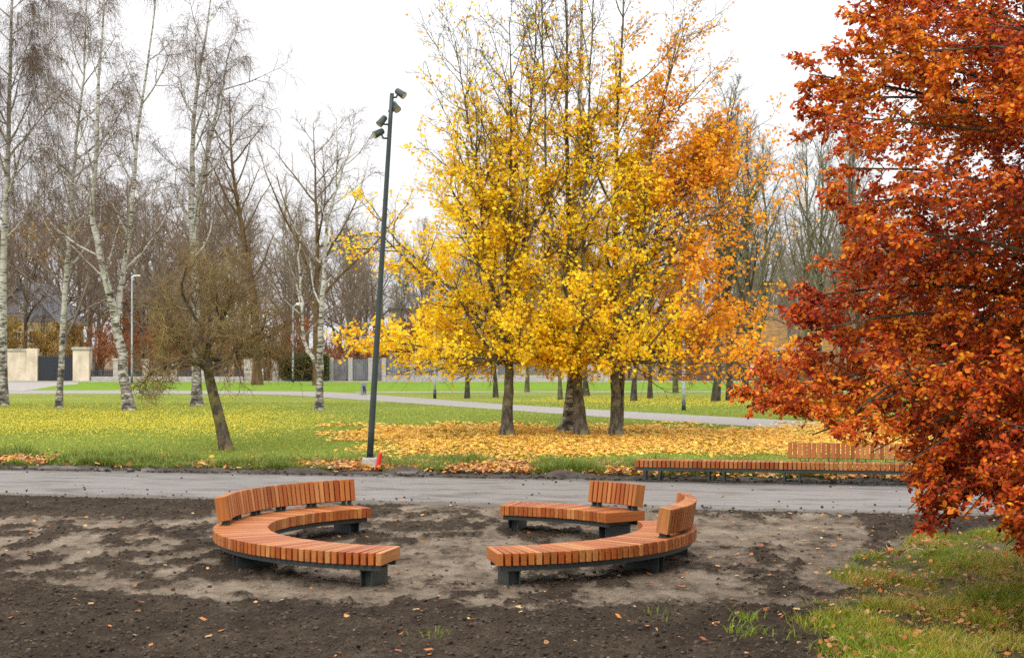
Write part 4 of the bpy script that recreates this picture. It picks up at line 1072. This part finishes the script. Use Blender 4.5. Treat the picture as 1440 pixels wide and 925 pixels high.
# yellow house with grey timber gable
YH = 143
def house(name, px0, px1, eave, ridge, Y, depth, wm, rm, lb, gable=False, wins=(), gm=None, z0=0.0, group=None, chim=()):
    o = empty(name, (fx((px0 + px1) / 2, Y), Y, z0), lb, 'house', group); cx = o.location[0]
    X0, X1 = fx(px0, Y) - cx, fx(px1, Y) - cx; ze, zr = fz(eave, Y) - z0, fz(ridge, Y) - z0
    b = MB(); b.box(X0, X1, 0, depth, 0, ze); b.build('wall', wm, o)
    b = MB()
    if gable:
        g = MB(); w = .12; xm = (X0 + X1) / 2
        g.add([(X0, -.03, ze), (X1, -.03, ze), (xm, -.03, zr - .05), (X0, depth, ze), (X1, depth, ze), (xm, depth, zr - .05)], [np.array([(0, 1, 2)]), np.array([(3, 5, 4)]), np.array([(0, 3, 4, 1)])]); g.build('gable', gm or wm, o)
        for xa, xb in ((X0 - .45, xm), (xm, X1 + .45)):
            za, zb = (ze - .35, zr) if xb == xm else (zr, ze - .35)
            b.add([(xa, -.4, za), (xb, -.4, zb), (xb, depth + .4, zb), (xa, depth + .4, za), (xa, -.4, za + .15), (xb, -.4, zb + .15), (xb, depth + .4, zb + .15), (xa, depth + .4, za + .15)],
                  [np.array([(0, 3, 2, 1), (4, 5, 6, 7), (0, 1, 5, 4), (3, 7, 6, 2), (0, 4, 7, 3), (1, 2, 6, 5)])])
    else:
        ym = depth / 2
        b.add([(X0 - .4, -.5, ze), (X1 + .4, -.5, ze), (X1 + .4, ym, zr), (X0 - .4, ym, zr), (X0 - .4, depth + .5, ze), (X1 + .4, depth + .5, ze), (X0 - .4, -.5, ze - .12), (X1 + .4, -.5, ze - .12)],
              [np.array([(0, 1, 2, 3), (3, 2, 5, 4), (6, 7, 1, 0)]), np.array([(0, 3, 4), (1, 5, 2)])])
    ro = b.build('roof', rm, o)
    for px, w in chim:
        c = MB(); x = fx(px, Y) - cx; c.box(x - w, x + w, depth / 2 - .3, depth / 2 + .4, zr - .6, zr + 1.0); c.build('chimney', M['stone'], ro)
    for (wx0, wx1, wy0, wy1) in wins:
        a, c, z1, z0_ = fx(wx0, Y) - cx, fx(wx1, Y) - cx, fz(wy0, Y) - z0, fz(wy1, Y) - z0
        f = MB(); t_ = .1
        for q in ((a, c, z0_, z0_ + t_), (a, c, z1 - t_, z1), (a, a + t_, z0_ + t_, z1 - t_), (c - t_, c, z0_ + t_, z1 - t_), ((a + c) / 2 - .03, (a + c) / 2 + .03, z0_ + t_, z1 - t_)):
            f.box(q[0], q[1], -.09, -.033, q[2], q[3])
        fo = f.build('window', M['white_paint'], o); p = MB(); p.box(a + t_, c - t_, -.05, -.04, z0_ + t_, z1 - t_); p.build('pane', M['glass'], fo)
    return o
M['yellow_wall'] = noisy('yellow_boards', (.56, .43, .18), (.66, .53, .25), 3, stretch=(6, 1, .3))
M['grey_boards'] = noisy('grey_boards', (.27, .28, .31), (.36, .37, .4), 3, stretch=(6, 1, .3))
M['grey_roof'] = noisy('grey_roof', (.2, .21, .23), (.28, .29, .31), 3)
M['red_roof'] = noisy('red_tiles', (.20, .075, .055), (.28, .12, .09), 4, stretch=(1, 4, 1))
M['white_wall'] = noisy('pale_render', (.58, .58, .58), (.7, .7, .7), 1.5)
M['beige_wall'] = noisy('beige_stone', (.34, .28, .2), (.45, .38, .28), 2)
M['brick'] = noisy('dull_brick', (.16, .07, .05), (.26, .12, .085), 3)
house('house', -15, 79, 452, 398, YH, 9, M['yellow_wall'], M['grey_roof'], 'yellow boarded house with grey gable behind the cream wall', True, [(20, 31, 466, 486), (40, 52, 464, 484), (27, 33, 424, 440), (38, 45, 424, 440)], M['grey_boards'])
house('house', 172, 262, 424, 392, 172, 10, M['brick'], M['red_roof'], 'brick house with red tiled roof hidden behind the birches', False, [(180, 190, 436, 454), (205, 215, 436, 454), (235, 245, 436, 454)], None, 0, None, [(205, .5)])
house('house', 548, 700, 432, 418, 158, 9, M['white_wall'], M['grey_roof'], 'pale grey building glimpsed through the leftmost yellow crown', False, [(560, 572, 446, 466), (585, 597, 446, 466), (610, 622, 446, 466), (640, 652, 446, 466), (668, 680, 446, 466), (560, 572, 476, 494), (610, 622, 476, 494)])
# leafy bank with the stone building on it
b = MB(); xs = np.linspace(fx(985, 150), fx(1500, 150), 40); ys = np.linspace(146, 200, 30); XX3, YY3 = np.meshgrid(xs, ys)
Z3 = 6.2 * sstep(148, 180, YY3) * sstep(xs[0], xs[0] + 9, XX3) + .4 * (fbm(XX3 * .3, YY3 * .3, 5, 3) - .5) - .2
idx = np.arange(XX3.size).reshape(XX3.shape); b.add(np.stack([XX3, YY3, Z3], -1).reshape(-1, 3), np.stack([idx[:-1, :-1], idx[:-1, 1:], idx[1:, 1:], idx[1:, :-1]], -1).reshape(-1, 4), smooth=True)
struct(b.build('hill', noisy('leaf_strewn_bank', (.10, .085, .035), (.36, .16, .03), 1.6, .95, .5, .1)))
house('house', 1052, 1180, 395, 376, 188, 12, M['beige_wall'], M['grey_roof'], 'beige stone building with tall windows on the leafy bank', False, [(1087, 1093, 416, 442), (1101, 1107, 416, 442), (1071, 1077, 416, 442), (1118, 1124, 416, 442)], None, 5.6)
# shed
YS = 133.5
o = empty('shed', (fx(1072, YS), YS, 0), 'long dark timber shed with flat grey roof beyond the grove', 'shed'); cx = o.location[0]
M['shed_boards'] = noisy('dark_boards', (.045, .037, .032), (.11, .09, .075), 4, stretch=(5, 1, .3))
part('wall', M['shed_boards'], o, fx(1036, YS), fx(1150, YS), YS, YS + 4, 0, fz(493, YS)); part('roof', noisy('roof_felt', (.28, .29, .3), (.38, .39, .4), 3), o, fx(1030, YS), fx(1155, YS), YS - .6, YS + 4.4, fz(493, YS) + .003, fz(489.5, YS), .01)
for a, c in ((1060, 1066), (1074, 1080), (1088, 1094)):
    w_ = part('window', M['white_paint'], o, fx(a, YS), fx(c, YS), YS - .06, YS - .004, fz(512, YS), fz(498, YS), .005); part('pane', M['glass'], o, fx(a, YS) + .06, fx(c, YS) - .06, YS - .075, YS - .062, fz(511, YS), fz(499, YS), .003, w_)
b = MB(); scribble(b, fx(1055, YS) - cx, fx(1064, YS) - cx, .5, 1.35, -.004, rg, 3, .06); b.build('scrawl', M['white_paint'], o)

# ------------------------------------------------------------------ lamps and the litter bin
def lamp(px, py_base, py_top, r, lb, arm=0, head=(.45, .16, .06), wide=False):
    g = G(px, py_base); Y = g[1]; H = fz(py_top, Y)
    o = empty('street_lamp', g, lb, 'street lamp')
    b = MB(); b.tube([(0, 0, 0), (0, 0, .45)], r * 1.25, 12); b.build('base', M['pole_paint'], o)
    b = MB(); pts = [(0, 0, .45), (0, 0, H * .5), (0, 0, H - .5), (arm * .12, 0, H - .15), (arm * .5, 0, H)] if arm else [(0, 0, .45), (0, 0, H * .5), (0, 0, H)]
    P_ = spline(pts, 18); b.tube(P_, np.linspace(r, r * .7, 18), 12); b.build('pole', M['galv'], o)
    b = MB(); a = arm if arm else .3
    b.cbox((a * .5 + np.sign(a) * head[0] * .6, 0, H + .02), np.eye(3), head, .03); b.build('lamp_head', M['white_paint'], o)
    return o
lamp(412, 537.5, 428, .075, 'curved-top grey street lamp rising from the green hedge', .7, (.3, .16, .1))
lamp(185.5, 538.5, 388, .07, 'tall thin street lamp beside the forked birch', .4, (.26, .14, .05))
lamp(611.5, 560, 395, .07, 'galvanised lamp column under the leftmost yellow crown', .4)
lamp(961.5, 578, 385, .075, 'pale lamp column in front of the grove on the right', .4)
g = G(511, 555.5)
M['bin_concrete'] = noisy('bin_concrete', (.2, .2, .2), (.32, .32, .31), 6)
o = empty('litter_bin', g, 'grey concrete litter bin with black scrawl beside the path', 'bin')
b = MB(); b.cbox((0, .2, .34), np.eye(3), (.155, .155, .34), .02); b.build('body', M['bin_concrete'], o)
b = MB(); b.cbox((0, .2, .70), np.eye(3), (.165, .165, .018), .008); b.build('rim', M['concrete'], o)
b = MB(); scribble(b, -.03, .12, .12, .55, .041, rg, 3, .035); b.build('scrawl', M['ink'], o)

# ------------------------------------------------------------------ ground cover
# lawn blades on the near lawn and the rough verge
rng = np.random.default_rng(90)
def blades(b, X, Y, Z, h, w, col, rng, bend=.5):
    n = len(X); Z = np.broadcast_to(Z, (n,)); a = rng.uniform(0, 6.28, n); la = rng.uniform(0, 6.28, n); ln = rng.uniform(.1, 1, n) * bend * h
    dx, dy = np.cos(a) * w / 2, np.sin(a) * w / 2
    V = np.empty((n, 5, 3))
    V[:, 0] = np.stack([X - dx, Y - dy, Z], 1); V[:, 1] = np.stack([X + dx, Y + dy, Z], 1)
    mx, my = X + np.cos(la) * ln * .35, Y + np.sin(la) * ln * .35
    V[:, 2] = np.stack([mx + dx * .8, my + dy * .8, Z + h * .6], 1); V[:, 3] = np.stack([mx - dx * .8, my - dy * .8, Z + h * .6], 1)
    V[:, 4] = np.stack([X + np.cos(la) * ln, Y + np.sin(la) * ln, Z + h], 1)
    i = np.arange(n)[:, None] * 5
    b.add(V.reshape(-1, 3), [i + np.array([[0, 1, 2, 3]]), i + np.array([[3, 2, 4]])], 0, np.repeat(col, 5, 0))
GC = np.array([(.20, .28, .035), (.27, .33, .06), (.33, .36, .085), (.13, .21, .02), (.30, .29, .08)])
# 1. lawn nap, thinning with distance
n_ = 420000; Y = 37 + 45 * rng.random(n_) ** 1.6; X = (rng.random(n_) * 2300 - 430 - 720) / F * Y
# inside the lawn only: not the verge strip, not the path
ok = (Y > road_far(X) + 1.75)
pn = np.interp(X, PATHQ[:, 0, 0], PATHQ[:, 0, 1]); pf = np.interp(X, PATHQ[:, 1, 0], PATHQ[:, 1, 1])
ok &= ~((Y > pn - .1) & (Y < pf + .1)); X, Y = X[ok], Y[ok]
b = MB(); tone = fbm(X * .25, Y * .25, 14, 4)[:, None]
col = GC[rng.integers(0, 3, len(X))] * (.75 + .5 * tone)
blades(b, X, Y, 0, rng.uniform(.03, .07, len(X)), .022, col, rng)
# 2. rough taller verge along the soil edge
n_ = 160000; X = rng.uniform(-19, 18, n_); Y = road_far(X) + 1.2 + 3.6 * rng.random(n_) ** 1.7
cl = fbm(X * 1.1, Y * 1.1, 33, 4); ok = cl > .44; X, Y, cl = X[ok], Y[ok], cl[ok]
hh = rng.uniform(.06, .18, len(X)) * (.6 + 1.6 * (cl - .4) / .3)
blades(b, X, Y, 0, hh, .02, GC[rng.integers(0, 4, len(X))] * .8, rng, .9)
tag(b.build('grass', M['grass_blade']), 'short autumn grass of the lawn and its ragged edge along the road', 'grass', None, 'stuff')
# 3. foreground grass patch bottom right
n_ = 330000; Y = rng.uniform(13, 28.5, n_); X = rng.uniform(1.5, 11, n_)
gpv = grass_patch(X, Y); cl = fbm(X * 1.7, Y * 1.4, 35, 4)
ok = (rng.random(n_) < gpv * (.25 + .75 * sstep(.4, .55, cl))) & (Y < road_near(X) - 2.0); X, Y, cl = X[ok], Y[ok], cl[ok]
hh = rng.uniform(.03, .10, len(X)) * (.45 + 1.3 * sstep(.42, .68, cl))
G2 = np.array([(.15, .20, .014), (.23, .245, .02), (.32, .26, .035), (.40, .31, .09), (.12, .18, .018)])
b = MB(); cc = G2[np.clip((fbm(X * .9, Y * .9, 55, 3) * 5.5 - .6 + rng.normal(0, .7, len(X))).astype(int), 0, 4)]
blades(b, X, Y, soil_z(X, Y) - .005, hh, .009, cc * (1.2, 1.22, 1.1) * rng.uniform(.8, 1.2, (len(X), 1)), rng, 1.6)
# few weed tufts on the soil
for px, py, k in ((1052, 882, 60), (1042, 900, 36), (1058, 903, 30), (605, 905, 14), (1112, 908, 16), (930, 878, 14)):
    g = G(px, py); X = g[0] + rng.normal(0, .09, k); Y = g[1] + rng.normal(0, .13, k)
    blades(b, X, Y, soil_z(X, Y), rng.uniform(.04, .13, k), .011, G2[rng.integers(0, 2, k)] * (1.0, 1.15, .9), rng, 1.4)
tag(b.build('grass', M['grass_blade']), 'tousled grass patch under the copper beech and weed tufts on the soil', 'grass', None, 'stuff')

# clods on the soil
ICO = None
def lumps(b, X, Y, Z, s_, col, rng):
    phi = (1 + 5 ** .5) / 2
    base_v = nrm(np.array([(-1, phi, 0), (1, phi, 0), (-1, -phi, 0), (1, -phi, 0), (0, -1, phi), (0, 1, phi), (0, -1, -phi), (0, 1, -phi), (phi, 0, -1), (phi, 0, 1), (-phi, 0, -1), (-phi, 0, 1)], float))
    fc = np.array([(0, 11, 5), (0, 5, 1), (0, 1, 7), (0, 7, 10), (0, 10, 11), (1, 5, 9), (5, 11, 4), (11, 10, 2), (10, 7, 6), (7, 1, 8), (3, 9, 4), (3, 4, 2), (3, 2, 6), (3, 6, 8), (3, 8, 9), (4, 9, 5), (2, 4, 11), (6, 2, 10), (8, 6, 7), (9, 8, 1)])
    n = len(X); V = base_v[None] * rng.uniform(.55, 1.25, (n, 12, 1)) * s_[:, None, None] * np.array([1, 1, .7])
    a = rng.uniform(0, 6.28, n); c, s1 = np.cos(a)[:, None], np.sin(a)[:, None]
    W = np.stack([V[..., 0] * c - V[..., 1] * s1, V[..., 0] * s1 + V[..., 1] * c, V[..., 2]], -1)
    W += np.stack([X, Y, Z], -1)[:, None]
    b.add(W.reshape(-1, 3), (np.arange(n)[:, None, None] * 12 + fc[None]).reshape(-1, 3), 0, np.repeat(col, 12, 0), smooth=False)
n_ = 90000; Y = 13 + 19 * rng.random(n_) ** 1.2; X = (rng.random(n_) * 1700 - 130 - 720) / F * Y
ok = (Y < road_near(X) + .05) & (rng.random(n_) < (1 - sandy(X, Y)) ** 2 * (1 - .8 * grass_patch(X, Y)) + .012); X, Y = X[ok], Y[ok]
s_ = .005 + .028 * rng.random(len(X)) ** 7
b = MB(); lumps(b, X, Y, soil_z(X, Y) + s_ * .25, s_, np.array([.045, .034, .025])[None] * rng.uniform(.6, 2.4, (len(X), 1)), rng)
n_ = 6000; X = rng.uniform(-14, 14, n_); Y = road_far(X) + rng.uniform(-.05, 1.5, n_); s_ = .01 + .05 * rng.random(n_) ** 6
lumps(b, X, Y, .06 + s_ * .3, s_, np.array([.06, .05, .04])[None] * rng.uniform(.6, 1.6, (n_, 1)), rng)
n_ = 1300; X = rng.uniform(-14, 14, n_); e_ = rng.random(n_) ** 4 * 2.4; Y = np.where(rng.random(n_) < .6, road_near(X) + e_, road_far(X) - e_); s_ = .006 + .03 * rng.random(n_) ** 6
lumps(b, X, Y, .055 + s_ * .3, s_, np.array([.055, .043, .032])[None] * rng.uniform(.6, 1.8, (n_, 1)), rng)
tag(b.build('soil_clods', M['soil']), 'loose dark soil clods scattered over the dug ground', 'soil', None, 'stuff')

# fallen leaves
LC_Y = np.array([(.74, .48, .05), (.72, .40, .04), (.64, .37, .08), (.56, .30, .07), (.80, .58, .14)])
LC_O = np.array([(.60, .22, .04), (.48, .15, .03), (.66, .34, .12), (.52, .28, .12), (.34, .11, .03)])
LC_T = np.array([(.42, .25, .13), (.36, .17, .07), (.46, .17, .04), (.52, .33, .15), (.30, .09, .03)])
def litter(name, X, Y, Z, s_, C, lb, flat=.25, rng=rng, shape=DRY):
    b = MB(); b.leaves(np.stack([X, Y, Z + s_ * .12], 1), s_, C, shape, rng, nmean=(0, 0, 1), spread=flat)
    return tag(b.build(name, M['litter']), lb, 'fallen leaves', None, 'stuff')
# a. the deep carpet under the maples
n_ = 110000; X = rng.uniform(-7, 13.5, n_); Y = rng.uniform(39, 62, n_)
px, py = topx(X, Y)
nn = fbm(X * .5, Y * .35, 12, 4) - .5
d = sstep(430, 560, px + nn * 260) * (1 - sstep(1350, 1600, px)) * sstep(594, 614, py + nn * 22) * (1 - sstep(632, 645, py + nn * 22 - 3 * np.sin(px / 90)))
d = np.maximum(d, .25 * sstep(580, 640, px) * (1 - sstep(700, 800, px)) * sstep(588, 600, py))
ok = rng.random(n_) < d * (.45 + .9 * sstep(.35, .6, nn + .5)); X, Y = X[ok], Y[ok]
near = sstep(47, 40, Y)
isO = rng.random(len(X)) < .12 + .35 * sstep(4.0, -3.0, X) * near
litter('fallen_leaves', X, Y, 0.03, rng.uniform(.09, .16, len(X)), np.where(isO[:, None], LC_O[rng.integers(0, 5, len(X))], LC_Y[rng.integers(0, 5, len(X))]), 'deep carpet of yellow and tan maple leaves under the yellow trees', .35, shape=MAPLE)
# b. small yellow birch leaves on the left lawn and sprinkled elsewhere
n_ = 480000; Y = 40 + 52 * rng.random(n_); X = (rng.random(n_) * 1500 - 40 - 720) / F * Y
px, py = topx(X, Y); nn = fbm(X * .3, Y * .2, 19, 4) - .5
d = (1 - sstep(330, 480, px + nn * 240)) * np.exp(-((py - 592) / 16) ** 2) * (.5 + nn) * 1.7 + .02
d = np.maximum(d, .8 * sstep(700, 860, px + nn * 200) * np.exp(-((py - 564) / 7) ** 2))
pn = np.interp(X, PATHQ[:, 0, 0], PATHQ[:, 0, 1]); pf = np.interp(X, PATHQ[:, 1, 0], PATHQ[:, 1, 1])
onp = (Y > pn - .1) & (Y < pf + .1)
ok = (rng.random(n_) < d * np.where(onp, .05, 1)) & (Y > road_far(X) + 2); X, Y = X[ok], Y[ok]
litter('fallen_leaves', X, Y, .045, rng.uniform(.026, .06, len(X)), np.array([(.58, .50, .03), (.62, .46, .03), (.48, .44, .05)])[rng.integers(0, 3, len(X))] * rng.uniform(.8, 1.1, (len(X), 1)), 'small yellow birch leaves strewn over the lawn', .5)
# c. rusty leaves along the rough edge
n_ = 120000; X = rng.uniform(-19, 18, n_); Y = road_far(X) + .5 + 5.0 * rng.random(n_)
px, py = topx(X, Y); nn = fbm(X * .7, Y * .9, 29, 4)
d = sstep(.40, .6, nn + .12 * sstep(350, 600, px)) * np.exp(-((Y - road_far(X) - 2.0) / np.where(Y > road_far(X) + 2.0, 1.3, .6)) ** 2) * (.30 + .7 * sstep(250, 560, px))
ok = rng.random(n_) < d; X, Y = X[ok], Y[ok]
mixc = np.concatenate([LC_O, LC_T, LC_Y[:2]])
litter('fallen_leaves', X, Y, .06 + .09 * rng.random(len(X)), rng.uniform(.08, .15, len(X)), mixc[rng.integers(0, len(mixc), len(X))] * .85, 'rusty brown leaves caught along the ragged grass edge', .6)
# d. stray leaves on the soil, road and foreground grass
n_ = 3600; Y = 13.5 + 20 * rng.random(n_) ** 1.1; X = (rng.random(n_) * 1560 - 60 - 720) / F * Y
px, py = topx(X, Y); ok = rng.random(n_) < .16 + .5 * sstep(860, 1200, px) + .25 * (np.abs(py - 752) < 18) * (px < 260); ok &= (Y < road_near(X)) | (rng.random(n_) < .15); X, Y = X[ok], Y[ok]
zz = np.where(Y < road_near(X), soil_z(X, Y), .06)
gpv = grass_patch(X, Y)
litter('fallen_leaves', X, Y, zz + gpv * .06, .028 + .07 * rng.random(len(X)) ** 1.8, np.concatenate([LC_T, LC_O[:3]])[rng.integers(0, 8, len(X))], 'stray tan and orange leaves lying on the dug soil', .35)
n_ = 9000; Y = 13.5 + 14 * rng.random(n_); X = rng.uniform(2.0, 10, n_); gpv = grass_patch(X, Y); nn = fbm(X * 1.2, Y * 1.2, 49, 4)
ok = rng.random(n_) < gpv * (.12 + .7 * sstep(.48, .62, nn)); X, Y = X[ok], Y[ok]
litter('fallen_leaves', X, Y, soil_z(X, Y) + .03 + .06 * rng.random(len(X)), rng.uniform(.045, .085, len(X)), np.concatenate([LC_O, LC_T])[rng.integers(0, 10, len(X))] * .9, 'orange beech leaves lodged in the foreground grass', .6)
# thin wire hoop near the grass edge
g = G(1262, 782); b = MB()
P_ = spline([G(1246, 774) + (0, 0, .1), G(1249, 781) + (0, 0, .1), G(1265, 787) + (0, 0, .1), G(1290, 784) + (0, 0, .14), G(1320, 793) + (0, 0, .07)], 24)
b.tube(P_, .004, 6)
tag(b.build('wire', M['galv'], None, g), 'thin grey wire curling out of the soil at the grass edge', 'wire')
